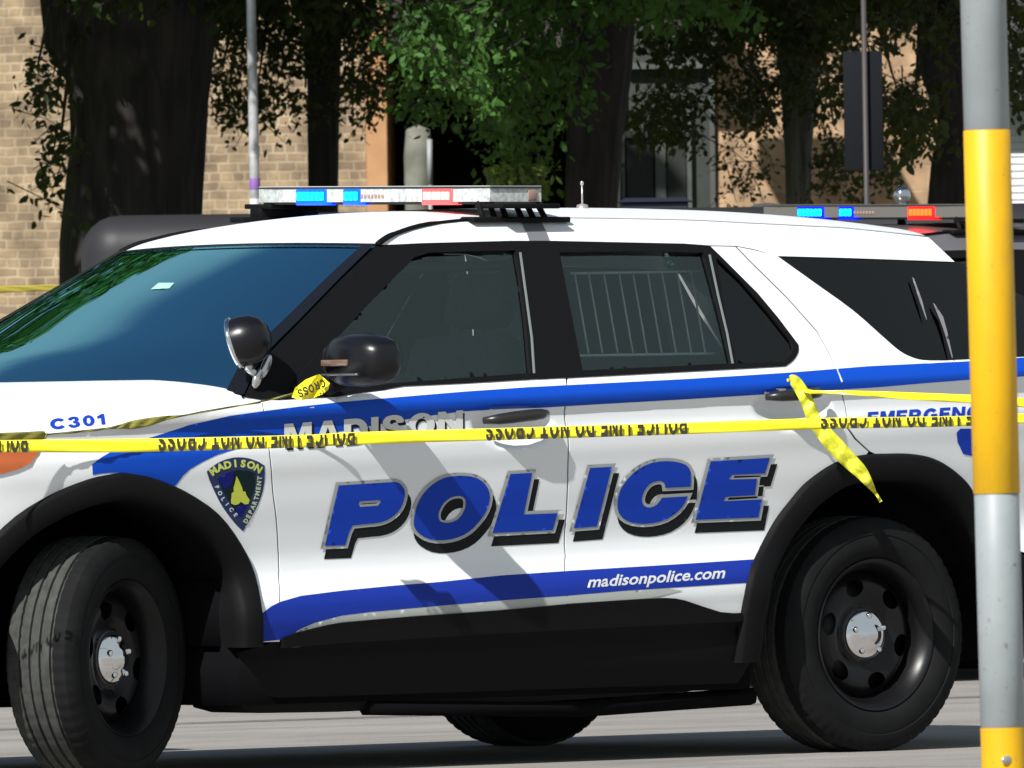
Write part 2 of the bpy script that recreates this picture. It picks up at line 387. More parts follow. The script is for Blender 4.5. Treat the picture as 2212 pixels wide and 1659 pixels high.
# door sill cladding and rocker
clad = SL(smooth([(640, 1366), (690, 1354), (737, 1345), (900, 1331), (1071, 1319), (1237, 1304), (1404, 1293), (1440, 1292), (1475, 1297), (1551, 1322), (1598, 1324)], 2)+[(1601, 1342), (1475, 1348), (1100, 1367), (737, 1389), (608, 1400), (608, 1377)])
skin('sill_cladding', [clad], PLASTIC, off=.012, thick=.02)
def rocker_surf(X, Z):
    t = (.47-Z)/.27; return .016+.075*max(0, t)**2.4-.014*math.exp(-((Z-.415-.012*X)/.022)**2)+.010*math.exp(-((Z-.375-.012*X)/.02)**2)+.22*max(0, .66-X)**2*4
zt = S(608, 1386)[1]; xf = FA[-1][0]-.02
xf -= .03; rock = [(xf, .38), (xf+.118, zt+.0), (1.2, zt+.022), (2.0, zt+.045), (2.47, zt+.05), (2.52, .40), (2.53, .30), (2.50, .235), (2.3, .212), (1.6, .192), (.9, .184), (xf+.12, .188), (xf+.05, .205), (xf+.01, .25)]
skin('rocker_panel', [rock], PLASTIC, off=0, thick=.25, surf=rocker_surf)
# wheel-arch flares
def flare(name, A, cx):
    cz = .40; V = []; prof = [(1.004, .002), (.992, -.016), (.975, -.022), (.88, -.020), (.850, -.010), (.838, .03), (.838, .30)]
    for x, z in A:
        y0 = side(x, z)
        for s, dy in prof: V.append(Vector((cx+(x-cx)*s, y0+dy if dy < .1 else .32, cz+(z-cz)*s if z > cz else z)))
    k = len(prof); F = [(i*k+j, i*k+j+1, (i+1)*k+j+1, (i+1)*k+j) for i in range(len(A)-1) for j in range(k-1)]
    o = mk(name, V, F, PLASTIC, car, angle=60); both.append(o)
    # inner liner
    V = []; F = []
    for x, z in A: V += [Vector((cx+(x-cx)*.9, .30, cz+(z-cz)*.9)), Vector((cx+(x-cx)*.9, .62, cz+(z-cz)*.9))]
    F = [(2*i, 2*i+1, 2*i+3, 2*i+2) for i in range(len(A)-1)]
    n = len(V); V.append(Vector((cx, .62, cz-.1))); F += [(2*i+1, n, 2*i+3) for i in range(len(A)-1)]
    o = mk('wheel_well', V, F, DARK, car); both.append(o)
FAe = [(FA[0][0], .36)]+FA+[(FA[-1][0]+.001, .395)]; RAe = [(RA[0][0], .30)]+RA+[(RA[-1][0], .45)]
flare('wheel_arch', FAe, 0.0); flare('wheel_arch', RAe, rx)
# bumper lower parts (outside the photograph)
skin('front_bumper', [[(FX-.02, .42), (FX-.12, .50), (FX-.2, .30), (FX-.1, .22), (FA[0][0]+.0, .22), (FA[0][0], .42)]], PLASTIC, off=.004)
skin('rear_bumper', [[(RA[-1][0]+.02, .615), (4.15, .615), (4.13, .35), (RA[-1][0], .35)]], PLASTIC, off=.004)
# hood
cowl = [(566, 866), (545, 864), (500, 861), (430, 853), (360, 846)]
zc_hood = PY(163, 814, 1.0)
cp = Vector((zc_hood.x, 1.0, zc_hood.z))
def hoodpt(u, v):
    """u 0 at the near edge .. 1 at the centre; v 0 at the nose .. 1 at the cowl"""
    n = len(HLx); t = (1-v)*(n-1); i = min(int(t), n-2); fr = t-i
    ex = HLx[i][0]*(1-fr)+HLx[i+1][0]*fr; ez = HLx[i][1]*(1-fr)+HLx[i+1][1]*fr; ey = side(ex, ez)
    xc = (cp.x-.10)*(v)+(FX-.28)*(1-v); zc = cp.z-.012-.16*(1-v)**1.6
    X = ex+(xc-ex)*(1-(1-u)**1.7)
    Y = ey+(YC-ey)*u
    k = sinterp(u, [(0, 0), (.03, .30), (.08, .52), (.2, .76), (.34, .93), (.42, .985), (.7, 1), (1, 1)])
    Z = ez+(zc-ez)*k
    return Vector((X, Y, Z))
V = []; NU, NV = 64, 50
for j in range(NV+1):
    for i in range(NU+1):
        s = 2*i/NU; p = hoodpt(s if s <= 1 else 2-s, j/NV)
        V.append(p if s <= 1 else Vector((p.x, 2*YC-p.y, p.z)))
F = [(j*(NU+1)+i, j*(NU+1)+i+1, (j+1)*(NU+1)+i+1, (j+1)*(NU+1)+i) for j in range(NV) for i in range(NU)]
hood = mk('hood', V, F, WHITE, car)
# windshield
wn = [(528, 856), (567, 778), (650, 692), (737, 602), (811, 530)]
wn = [Vector((a[0], side(*a)-.002, a[1])) for a in SL(smooth(wn, 4))]
V = []; N = 40; K = len(wn)
for k, p in enumerate(wn):
    t = k/(K-1); bulge = .20*(1-t)+.075*t
    for i in range(N+1):
        s = -1+2*i/N; y = YC+s*(YC-p.y)
        V.append(Vector((p.x-bulge*(1-abs(s)**2.2), y, p.z+(.035*(1-t)+.012*t)*(1-s*s)-(.02*(1-t))*(1-s*s))))
F = [(k*(N+1)+i, k*(N+1)+i+1, (k+1)*(N+1)+i+1, (k+1)*(N+1)+i) for k in range(K-1) for i in range(N)]
wscr = mk('windshield', V, F, WGLASS, car)
header = [V[(K-1)*(N+1)+i].copy() for i in range(N+1)]
base = [V[i].copy() for i in range(N+1)]
# black ceramic border + cowl
mb = MB()
def strip(A, B, mb): 
    n = len(A); mb.add(A+B, [(i, i+1, n+i+1, n+i) for i in range(n-1)])
colA = [V[k*(N+1)] for k in range(K)]; colB = [V[k*(N+1)+1].lerp(V[k*(N+1)+2], .3) for k in range(K)]
nrm = Vector((-.004, -.001, .006))
strip([p+nrm for p in colA], [p+nrm for p in colB], mb)
colA = [V[k*(N+1)+N] for k in range(K)]; colB = [V[k*(N+1)+N-1].lerp(V[k*(N+1)+N-2], .3) for k in range(K)]
strip([p+nrm for p in colA], [p+nrm for p in colB], mb)
h2 = [V[(K-2)*(N+1)+i].lerp(V[(K-1)*(N+1)+i], .72) for i in range(N+1)]
strip([p+nrm for p in header], [p+nrm for p in h2], mb)
b2 = [V[i].lerp(V[(N+1)+i], .55) for i in range(N+1)]
strip([p+nrm for p in base], [p+nrm for p in b2], mb)
mb.build('windshield_border', GLOSSB, car)
mb = MB(); A = [p+Vector((-.0, 0, .0)) for p in base]; B = [p+Vector((-.16*(1-abs(-1+2*i/N)**3)-.02, 0, -.035)) for i, p in enumerate(base)]; C2 = [p+Vector((.0, 0, -.14)) for p in B]
strip(A, B, mb); strip(B, C2, mb); mb.build('cowl_panel', PLASTIC, car)
# roof
Dl = [Vector((x, side(x, z), z)) for x, z in DX]
ZC = [(1.2, 1.655), (1.3, 1.688), (1.42, 1.722), (1.6, 1.750), (1.8, 1.764), (2.1, 1.772), (2.5, 1.774), (2.9, 1.768), (3.3, 1.748), (3.7, 1.705), (3.9, 1.67)]
V = []; M = 32
for k, p in enumerate(Dl):
    t = k/(len(Dl)-1)
    for i in range(M+1):
        s = -1+2*i/M
        x = p.x-(.075*(1-t)**2)*(1-abs(s)**2.2)+(.05*t**6)*(1-abs(s)**3)
        q = (1-abs(s)**2.6)
        zc = max(sinterp(x, ZC), p.z+.004)
        V.append(Vector((x, YC+s*(YC-p.y), p.z+(zc-p.z)*q)))
for i in range(M+1):
    f = i/M*N; a = header[int(f)] if f == int(f) else header[int(f)].lerp(header[min(int(f)+1, N)], f-int(f)); V[i] = a+Vector((.002, 0, .006))
F = [(k*(M+1)+i, k*(M+1)+i+1, (k+1)*(M+1)+i+1, (k+1)*(M+1)+i) for k in range(len(Dl)-1) for i in range(M)]
roof = mk('roof', V, F, WHITE, car)
rear_edge = V[-(M+1):]
# black ditch molding along the roof edge
mb = MB(); mb.tube([p+Vector((0, -.004, .002)) for p in Dl[:16]], [.010]*6+[.008]*5+[.005]*5, 6)
o = mb.build('roof_molding', PLASTIC, car); both.append(o)
mb = MB(); mb.tube([p+Vector((0, -.001, .0)) for p in Dl[15:34]], .0022, 5); o = mb.build('roof_molding', SILV, car); both.append(o)
# rear glass, tailgate (outside the photograph)
A = [Vector(p)+Vector((.02, 0, -.02)) for p in rear_edge]; B = [Vector((4.02+.04*(1-(-1+2*i/M)**2), YC+(-1+2*i/M)*.86, 1.24)) for i in range(M+1)]
mb = MB(); strip(A, B, mb); mb.build('rear_glass', PGLASS, car)
C2 = [Vector((4.17+.05*(1-(-1+2*i/M)**2), YC+(-1+2*i/M)*.92, .98)) for i in range(M+1)]; D2 = [Vector((4.17+.05*(1-(-1+2*i/M)**2), YC+(-1+2*i/M)*.95, .60)) for i in range(M+1)]
mb = MB(); strip(B, C2, mb); strip(C2, D2, mb); mb.build('tailgate', WHITE, car)
E2 = [p+Vector((.06, 0, -.02)) for p in D2]; F2 = [p+Vector((.02, 0, -.28)) for p in D2]
mb = MB(); strip(E2, F2, mb); strip(D2, E2, mb); mb.build('tailgate_bumper', PLASTIC, car)
for s in (0, 1):
    y0 = .12 if s == 0 else 1.62
    mb = MB(); mb.rbox((4.12, y0, .98), (4.20, y0+.26, 1.12), .02); mb.build('tail_light', mat('tail_red', (.45, .01, .01), .2, coat=.5), car)
# nose: grille, bumper, headlights (mostly outside the photograph)
n0 = [hoodpt(i/10 if i <= 10 else 2-i/10, 0) for i in range(21)]
n0 = [p if i <= 10 else Vector((p.x, 2*YC-p.y, p.z)) for i, p in enumerate(n0)]
def nose(z, x0, k, yo=0):
    return [Vector((x0-k*(1-abs(i/10-1)**3.2), YC+(p.y-YC)*(1+yo), z)) for i, p in enumerate(n0)]
n1 = nose(.90, FX-.05, .27, .02); n2 = nose(.66, FX-.06, .30, .03); n3 = nose(.46, FX-.07, .33, .04); n4 = nose(.24, FX-.03, .27, .02)
mb = MB(); strip(n0, n1, mb); mb.build('nose_panel', WHITE, car)
gx = lambda L, a, b: L[a:b]
mb = MB(); strip([p+Vector((-.012, 0, 0)) for p in n1[4:17]], [p+Vector((-.012, 0, 0)) for p in n2[4:17]], mb); mb.build('grille', GLOSSB, car)
mb = MB(); strip(n1, n2, mb); strip(n2, n3, mb); mb.build('bumper_cover', WHITE, car)
mb = MB(); strip(n3, n4, mb); mb.build('lower_grille', PLASTIC, car)
for a, b in ((0, 5), (16, 21)):
    mb = MB(); strip([p+Vector((-.02, 0, -.01)) for p in n1[a:b]], [p+Vector((-.02, 0, .12)) for p in n2[a:b]], mb); mb.build('headlight', mat('clear_lens', (.55, .57, .6), .08, coat=.8), car)
hlp = SL([(-60, 958), (0, 957), (84, 962), (80, 980), (62, 1002), (30, 1016), (0, 1024), (-60, 1034)])
skin('headlight', [hlp], mat('amber_lens', (.45, .10, .02), .15, coat=.8), off=.006, thick=.02)
hlc = [(FX-.02, hlp[0][1]), (hlp[0][0], hlp[0][1]), (hlp[-1][0], hlp[-1][1]), (FX-.02, hlp[-1][1]-.04)]
skin('headlight', [hlc], mat('clear_lens', (.55, .57, .6), .08, coat=.8), off=.006, thick=.02)
# floor / under-body
mb = MB(); mb.box((-.62, .45, .24), (.25, 1.55, .42)); mb.box((.44, .07, .215), (2.55, 1.93, .40)); mb.box((2.6, .5, .27), (4.1, 1.5, .55)); mb.box((1.5, .20, .165), (2.35, .55, .24)); mb.box((2.0, .1, .17), (2.2, .4, .25))
mb.tube([(3.025, .25, .37), (3.025, 1.75, .37)], .05, 10); mb.tube([(0, .25, .36), (0, 1.75, .36)], .04, 10)
mb.tube([(1.0, .1, .20), (1.9, .12, .17), (2.6, .12, .19)], .03, 6)
mb.build('underbody', DARK, car)
for o in list(both): mirror(o)

# interior
_wb = BVHTree.FromPolygons([v.co+wloc(wscr) for v in wscr.data.vertices], [list(p.vertices) for p in wscr.data.polygons])
def inwin(x, y, deep):
    d = ray(x, y).normalized(); return _wb.ray_cast(CAM, d)[0]+d*deep
mb = MB(); mb.box((.42, .10, .40), (2.55, 1.90, .60)); mb.box((2.56, .66, .40), (3.95, 1.34, .60)); mb.rbox((.52, .14, .60), (1.02, 1.86, 1.13), .05); mb.box((-.6, .48, .45), (.44, 1.52, 1.0)); mb.build('dashboard', DARK, car)
mb = MB(); mb.box((3.2, .2, .6), (4.0, 1.8, 1.0)); mb.build('cargo_floor', DARK, car)
def seat(x, y, wd=.5):
    s = MB(); s.rbox((x, y-wd/2, .62), (x+.5, y+wd/2, .84), .06)
    Mx = Matrix.Translation((x+.50, y, .80)) @ Matrix.Rotation(R(17), 4, 'Y')
    s.rbox((-.06, -wd/2, 0), (.07, wd/2, .58), .05, Mx); s.rbox((-.04, -.14, .61), (.06, .14, .79), .04, Mx)
    s.tube([Mx @ Vector((0, -.06, .55)), Mx @ Vector((0, -.06, .65))], .007, 6); s.tube([Mx @ Vector((0, .06, .55)), Mx @ Vector((0, .06, .65))], .007, 6)
    s.build('front_seat', SEATM, car)
seat(1.12, .52); seat(1.12, 1.48)
mb = MB(); mb.rbox((2.10, .25, .62), (2.60, 1.75, .86), .06); Mx = Matrix.Translation((2.62, 1.0, .82)) @ Matrix.Rotation(R(18), 4, 'Y'); mb.rbox((-.05, -.72, 0), (.07, .72, .50), .05, Mx); mb.build('rear_seat', mat('rear_seat_plastic', (.035, .04, .045), .5), car)
mb = MB(); Mx = Matrix.Translation((.92, .52, 1.07)) @ Matrix.Rotation(R(-65), 4, 'Y')
ring = [Mx @ Vector((.185*math.cos(a), .185*math.sin(a), 0)) for a in [2*math.pi*i/28 for i in range(29)]]; mb.tube(ring, .014, 8, False)
for a in (0, 2.1, 4.2): mb.tube([Mx @ Vector((0, 0, -.02)), Mx @ Vector((.18*math.cos(a), .18*math.sin(a), 0))], .018, 6)
mb.build('steering_wheel', mat('wheel_black', (.02, .02, .02), .5), car)
mb = MB()                                             # prisoner partition between the rows
mb.tube([(1.86, .40, 1.60), (1.86, .18, 1.2), (1.86, .18, .7)], .016, 8); mb.tube([(1.86, 1.60, 1.60), (1.86, 1.82, 1.2), (1.86, 1.82, .7)], .016, 8); mb.tube([(1.86, .40, 1.58), (1.86, 1.60, 1.58)], .016, 8); mb.tube([(1.86, .2, 1.18), (1.86, 1.8, 1.18)], .016, 8); mb.box((1.855, .2, .62), (1.865, 1.8, 1.16))
mb.build('cage_partition', mat('cage_steel', (.04, .042, .045), .5), car)
mb = MB(); a = V[0] if False else None
rv = inwin(347, 660, .20); mb.rbox(rv-Vector((.015, .10, .03)), rv+Vector((.015, .10, .03)), .012); mb.tube([rv, rv+Vector((.05, 0, .03))], .008, 6); mb.build('rear_view_mirror', mat('mirror_back', (.10, .08, .12), .4), car)
mb = MB(); q = [PY(332, 627, 1.28), PY(368, 624, 1.24), PY(376, 613, 1.24), PY(345, 615, 1.28)]
# roof lining and far pillars are the body itself; small things seen through the windshield
mb = MB(); p = inwin(486, 792, .10); mb.rbox(p-Vector((.02, .05, .012)), p+Vector((.03, .03, .012)), .003); mb.build('dash_card', mat('card_white', (.85, .9, .95), .6, spec=.2), car)
mb = MB(); p = inwin(402, 786, .30); mb.rbox(p-Vector((.05, .075, .04)), p+Vector((.05, .075, .03)), .01); mb.tube([p+Vector((0, .07, .02)), p+Vector((0, .07, .05))], .006, 6); mb.tube([p+Vector((0, -.07, .02)), p+Vector((0, -.07, .065))], .006, 6); mb.build('dash_radar', mat('radar_case', (.30, .38, .40), .5), car)

# ------------------------------------------------------------------ surface projection of markings
def bvh_of(objs):
    V = []; F = []
    for o in objs:
        w0 = wloc(o); n = len(V); V += [v.co+w0 for v in o.data.vertices]; F += [[i+n for i in p.vertices] for p in o.data.polygons]
    return BVHTree.FromPolygons(V, F)
near = [o for o in car.children if o.name.split('.')[0] in ('front_fender', 'front_door', 'rear_door', 'quarter_panel') and o.data.vertices[0].co.y < 0]
SIDE_B = bvh_of(near); HOOD_B = bvh_of([hood]); WS_B = bvh_of([wscr])
def onto(bvh, x, y, off, fb=None):
    d = ray(x, y).normalized(); loc, n, i, t = bvh.ray_cast(CAM, d)
    if loc is None:
        loc = CAM+d*(fb if fb else 38); n = -d
    if n.dot(d) > 0: n = -n
    return loc+n*off, loc
def decal(name, loops, m, off, bvh=None, step=6.5, parent=None, label=None):
    """flat marking traced on the photograph, laid on the real surface; thin closed sheet"""
    P, F = fill(loops, step); V = []
    for x, y in P:
        if bvh is None:
            X, Z = S(x, y); V.append(Vector((X, side(X, Z)-off, Z)))
        else: V.append(onto(bvh, x, y, off)[0])
    o = mk(name, V, F, m, parent or car)
    if label: o['label'] = label
    return o
def offset_poly(L, d, hole=False):
    a = sum(L[i][0]*L[(i+1) % len(L)][1]-L[(i+1) % len(L)][0]*L[i][1] for i in range(len(L)))
    L = [Vector(p) for p in (L if (a > 0) != hole else L[::-1])]; n = len(L); o = []
    for i in range(n):
        e1 = (L[i]-L[i-1]).normalized(); e2 = (L[(i+1) % n]-L[i]).normalized()
        n1 = Vector((e1.y, -e1.x)); n2 = Vector((e2.y, -e2.x)); b = n1+n2
        if b.length < 1e-3: b = n1
        b.normalize(); c = max(.45, b.dot(n1)); o.append(tuple(L[i]+b*(d/c)))
    return o
def text2d(s, bold=.02, shear=0, spacing=1):
    """flat triangulated text: list of 2-D verts (cap height 1) and faces"""
    cu = bpy.data.curves.new('t', 'FONT'); cu.body = s; cu.offset = bold; cu.shear = shear; cu.space_character = spacing; cu.resolution_u = 3
    ob = bpy.data.objects.new('t', cu); col.objects.link(ob); dg = bpy.context.evaluated_depsgraph_get(); dg.update()
    me = bpy.data.meshes.new_from_object(ob.evaluated_get(dg)); V = [(v.co.x/.73, v.co.y/.73) for v in me.vertices]; F = [tuple(p.vertices) for p in me.polygons]
    bpy.data.objects.remove(ob); bpy.data.meshes.remove(me); bpy.data.curves.remove(cu); return V, F
def loops_of(V, F):
    from collections import Counter
    E = {}
    for f in F:
        for a, b in zip(f, f[1:]+f[:1]): E[(a, b)] = 1
    nx = {}
    for a, b in E:
        if (b, a) not in E: nx.setdefault(a, []).append(b)
    L = []
    while nx:
        a = next(iter(nx)); lp = [a]; c = nx[a].pop()
        if not nx[a]: del nx[a]
        while c != a and c in nx:
            lp.append(c); d = nx[c].pop()
            if not nx[c]: del nx[c]
            c = d
        if len(lp) > 2: L.append([V[k] for k in lp])
    return L
def text_px(name, s, a, b, height, m, off, bvh=None, bold=.03, shear=0, slant=0, parent=None, glyphs=None, step=8):
    """text with its baseline from pixel a to pixel b; cap height in pixels"""
    if glyphs: loops = glyphs
    else:
        loops = []; xo = 0
        V, F = text2d(s, bold, shear); loops = loops_of(V, F)
    mx = max(p[0] for L in loops for p in L); mn = min(p[0] for L in loops for p in L)
    ex = (Vector(b)-Vector(a)); Ln = ex.length; ex /= Ln; ey = Vector((slant, -1))
    W = [[tuple(Vector(a)+ex*((x-mn)/(mx-mn)*Ln)+ey*(y*height)) for x, y in L] for L in loops]
    W = [[p for i, p in enumerate(L) if math.dist(p, L[i-1]) > .12] for L in W]; W = [L for L in W if len(L) > 2]
    return decal(name, W, m, off, bvh=bvh, step=step, parent=parent)
def block_word(word, gap=.13):
    """heavy block capitals, cap height 1"""
    arc = lambda cx, cy, rx, ry, a0, a1, n=9: [(cx+rx*math.cos(R(a0+(a1-a0)*i/n)), cy+ry*math.sin(R(a0+(a1-a0)*i/n))) for i in range(n+1)]
    bowl = lambda x0, y0, y1, w: [(x0, y1)]+arc(x0+w-(y1-y0)/2*.8, (y0+y1)/2, (y1-y0)/2*.8, (y1-y0)/2, 90, -90, 7)+[(x0, y0)]
    cring = [p for p in arc(.55,.5,.55,.52,38,322,20)]+[p for p in arc(.55,.5,.25,.27,322,38,14)]
    G = {'P': (.92, [[(0,0),(0,1)]+arc(.56,.68,.36,.32,90,-90,8)+[(.29,.36),(.29,0)], [(.29,.57),(.29,.79),(.52,.79),(.62,.75),(.63,.62),(.52,.57)]]),
         'L': (.80, [[(0,0),(0,1),(.29,1),(.29,.25),(.80,.25),(.80,0)]]),
         'T': (.92, [[(.32,0),(.32,.75),(0,.75),(0,1),(.92,1),(.92,.75),(.61,.75),(.61,0)]]),
         'E': (.84, [[(0,0),(0,1),(.82,1),(.82,.77),(.29,.77),(.29,.61),(.76,.61),(.76,.39),(.29,.39),(.29,.23),(.84,.23),(.84,0)]]),
         'R': (1.0, [[(0,0),(0,1)]+arc(.58,.70,.36,.30,90,-50,7)+[(1.0,0),(.67,0),(.50,.36),(.29,.36),(.29,0)], [(.29,.57),(.29,.78),(.54,.78),(.63,.74),(.63,.61),(.54,.57)]]),
         'C': (1.02, [cring]),
         'G': (1.10, [arc(.55,.5,.55,.52,38,300,19)+[(1.08,.10),(1.08,.54),(.60,.54),(.60,.34),(.80,.34)]+arc(.55,.5,.25,.27,300,38,13)]),
         'Y': (1.06, [[(.39,0),(.39,.40),(0,1),(.33,1),(.53,.64),(.73,1),(1.06,1),(.67,.40),(.67,0)]]),
         '0': (.80, [arc(.40,.5,.40,.52,0,345,23), arc(.40,.5,.13,.30,0,345,23)]),
         '1': (.52, [[(.24,0),(.24,.68),(.0,.62),(.0,.80),(.30,1.0),(.50,1.0),(.50,0)]]),
         '3': (.80, [smooth([(.02,.76),(.12,.96),(.38,1.02),(.66,.96),(.76,.78),(.70,.60),(.60,.53),(.76,.44),(.80,.26),(.70,.07),(.44,-.02),(.16,.03),(.02,.18),(.0,.28),(.26,.31),(.30,.22),(.42,.19),(.52,.26),(.50,.38),(.34,.44),(.34,.60),(.46,.63),(.50,.73),(.42,.81),(.32,.80),(.27,.71)], 2, True)]),
         ' ': (.34, []),
         'M': (1.12, [[(0,0),(0,1),(.36,1),(.56,.42),(.76,1),(1.12,1),(1.12,0),(.86,0),(.86,.66),(.65,0),(.47,0),(.26,.66),(.26,0)]]),
         'A': (1.06, [[(0,0),(.36,1),(.70,1),(1.06,0),(.76,0),(.70,.19),(.36,.19),(.30,0)], [(.42,.38),(.64,.38),(.53,.74)]]),
         'D': (.98, [[(0,0),(0,1),(.48,1)]+arc(.48,.5,.50,.5,90,-90)[1:], [(.29,.24),(.46,.24)]+arc(.46,.5,.22,.26,-90,90)[1:-1]+[(.46,.76),(.29,.76)]]),
         'I': (.30, [[(0,0),(0,1),(.30,1),(.30,0)]]),
         'S': (.94, [smooth([(.90,.70),(.84,.90),(.66,1.0),(.44,1.02),(.20,.97),(.06,.82),(.06,.62),(.20,.48),(.46,.40),(.62,.33),(.60,.23),(.46,.19),(.34,.24),(.29,.34),(.0,.32),(.08,.10),(.26,.0),(.48,-.02),(.74,.03),(.91,.16),(.93,.36),(.82,.52),(.58,.60),(.36,.67),(.35,.77),(.47,.82),(.58,.79),(.62,.69)], 3, True)]),
         'O': (1.10, [arc(.55,.5,.55,.52,0,345,23), arc(.55,.5,.24,.29,0,345,23)]),
         'N': (1.02, [[(0,0),(0,1),(.30,1),(.74,.40),(.74,1),(1.02,1),(1.02,0),(.73,0),(.28,.62),(.28,0)]])}
    L = []; x = 0
    for ch in word:
        w_, lp = G[ch]; L += [[(px+x, py) for px, py in q] for q in lp]; x += w_+gap
    return L

# blue stripes
up_top = [(186, 1029), (199, 1003), (220, 987), (243, 974), (290, 955), (337, 941.6), (410, 918), (498, 898), (562, 889), (648, 878), (740, 868), (857, 858), (1000, 846), (1144, 836), (1300, 828), (1475, 819), (1600, 811.5), (1715, 804), (1875, 791), (2098, 780), (2212, 772), (2330, 764)]
up_bot = [(2330, 806), (2212, 813), (2098, 820), (1995, 828), (1892, 837), (1755, 845), (1635, 853), (1475, 863), (1300, 873), (1167, 881), (1080, 884), (998, 889), (900, 902), (782, 923), (700, 938), (600, 955), (520, 967), (470, 982), (439, 997), (410, 1014), (395, 1028), (384, 1043)]
def seamcut(px): return px
def split_decal(name, loops_fn, m, off): pass
sub = [p for p in smooth(archF, 3) if 184 < p[0] < 386][::-1]
decal('upper_stripe', [up_top[1:]+up_bot+sub], BLUE, .0011)
lo_top = [(565, 1326), (585, 1310), (605, 1300), (650, 1287), (737, 1276), (850, 1265), (950, 1257), (1082, 1243), (1230, 1233), (1475, 1218), (1629, 1208)]
lo_bot = [(1612, 1259), (1475, 1268), (1350, 1276), (1222, 1287), (1071, 1298), (900, 1313), (800, 1322), (737, 1330), (680, 1345), (642, 1362), (625, 1380), (566, 1386)]
decal('lower_stripe', [lo_top+lo_bot], mat('stripe_blue_shaded', (.010, .032, .30), .5, spec=.15), .0011)  # stripe blue darkened to stand for weaker light low on the doors
# silver sill line under the lower stripe
decal('sill_line', [[(642, 1364), (680, 1346), (737, 1331), (900, 1314), (1071, 1299), (1222, 1288), (1350, 1277), (1440, 1271), (1475, 1276), (1404, 1292), (1237, 1303), (1071, 1318), (900, 1330), (737, 1344), (690, 1353), (648, 1365)]], mat('sill_grey', (.40, .42, .40), .5), .0016)

# POLICE
def g1(L): return [(648+x*.2604, 957.6+y*.2604) for x, y in L]
def g2(L): return [(1152+x*.2604, 957.6+y*.2604) for x, y in L]
GL = [
 [g1([(315,350),(780,320)])+smooth(g1([(820,332),(858,380),(862,440),(838,520),(790,585),(720,635),(640,660),(560,668)]),3)+g1([(430,682),(400,740),(370,845),(200,852)]), g1([(488,482),(655,470),(664,485),(640,518),(490,528),(480,505)])],
 [smooth(g1([(938,640),(960,530),(1010,430),(1090,345),(1190,288),(1300,270),(1420,277),(1500,312),(1553,375),(1568,460),(1540,560),(1480,650),(1400,730),(1300,782),(1180,805),(1070,795),(985,750),(945,700)]),2,True), smooth(g1([(1150,560),(1190,492),(1250,448),(1320,437),(1362,460),(1368,520),(1340,590),(1290,640),(1220,660),(1160,650),(1143,610)]),2,True)],
 [g1([(1740,255),(1920,245),(1850,590),(2130,580),(2090,720),(1590,745)])],
 [g2([(465,205),(645,195),(520,690),(330,705)])],
 [smooth(g2([(1302,300),(1296,230),(1262,182),(1195,158),(1100,148),(980,162),(870,212),(780,292),(715,390),(692,490),(702,575),(762,638),(860,666),(980,663),(1100,630),(1200,560),(1250,495),(1275,440)]),2)+smooth(g2([(1062,452),(1020,508),(960,533),(912,518),(893,470),(912,400),(960,338),(1030,312),(1078,325),(1090,370)]),2)+g2([(1298,360)])],
 [g2([(1465,150),(1955,120),(1915,250),(1640,262),(1615,300),(1850,295),(1830,430),(1590,445),(1570,480),(1890,465),(1860,615),(1340,635)])]]
for G in GL:
    sil = [offset_poly(G[0], 7)]+[offset_poly(h, 5, True) for h in G[1:]]
    shd = [[(x+8, y+21) for x, y in L] for L in sil]
    decal('letter', sil and [G[0]]+G[1:], BLUE2, .0044); decal('letter_outline', sil, SILV, .0031); decal('letter_shadow', shd, BLK, .0016)
# MADISON, EMERGENCY, web address, unit number
text_px('city_lettering_shadow', '', (619, 973), (1003, 944), 52, BLK, .0018, glyphs=block_word('MADISON'), step=6)
text_px('city_lettering', '', (613, 968), (999, 938), 52, mat('white_vinyl', (.62, .64, .63), .5), .0025, glyphs=block_word('MADISON'), step=6)
text_px('web_lettering', 'madisonpolice.com', (1268, 1269), (1566, 1248), 25, mat('white_vinyl', (.7, .7, .7), .5), .0020, bold=.02, shear=.25, step=5)
text_px('rear_lettering', '', (1872, 917), (2148, 901), 27, BLUE2, .0014, slant=.10, glyphs=block_word('EMERGENCY', .16), step=6)
text_px('unit_number', '', (109, 929), (227, 917), 22, BLUE2, .0025, bvh=HOOD_B, slant=-.12, glyphs=block_word('C301', .20), step=8)
decal('fuel_decal', [[(2068, 955), (2066, 935), (2074, 926), (2095, 926), (2112, 930), (2120, 950), (2116, 975), (2100, 985), (2080, 981)]], BLUE2, .0015)
decal('door_seam_mark', [[(1806, 797), (1809, 797), (1820, 824), (1817, 826)]], mat('white_vinyl2', (.6, .62, .65), .5), .002)

decal('glass_streak', [[(1965, 599), (1969, 601), (1987, 650), (1997, 690), (1996, 691), (1982, 652)]], mat('streak_glare', (.20, .19, .21), .8), .012)  # glare streaks painted pale onto the quarter glass
decal('glass_streak', [[(2010, 654), (2014, 657), (2032, 684), (2041, 716), (2053, 772), (2051, 773), (2038, 728), (2031, 706), (2024, 688)]], MATS['streak_glare'], .012)
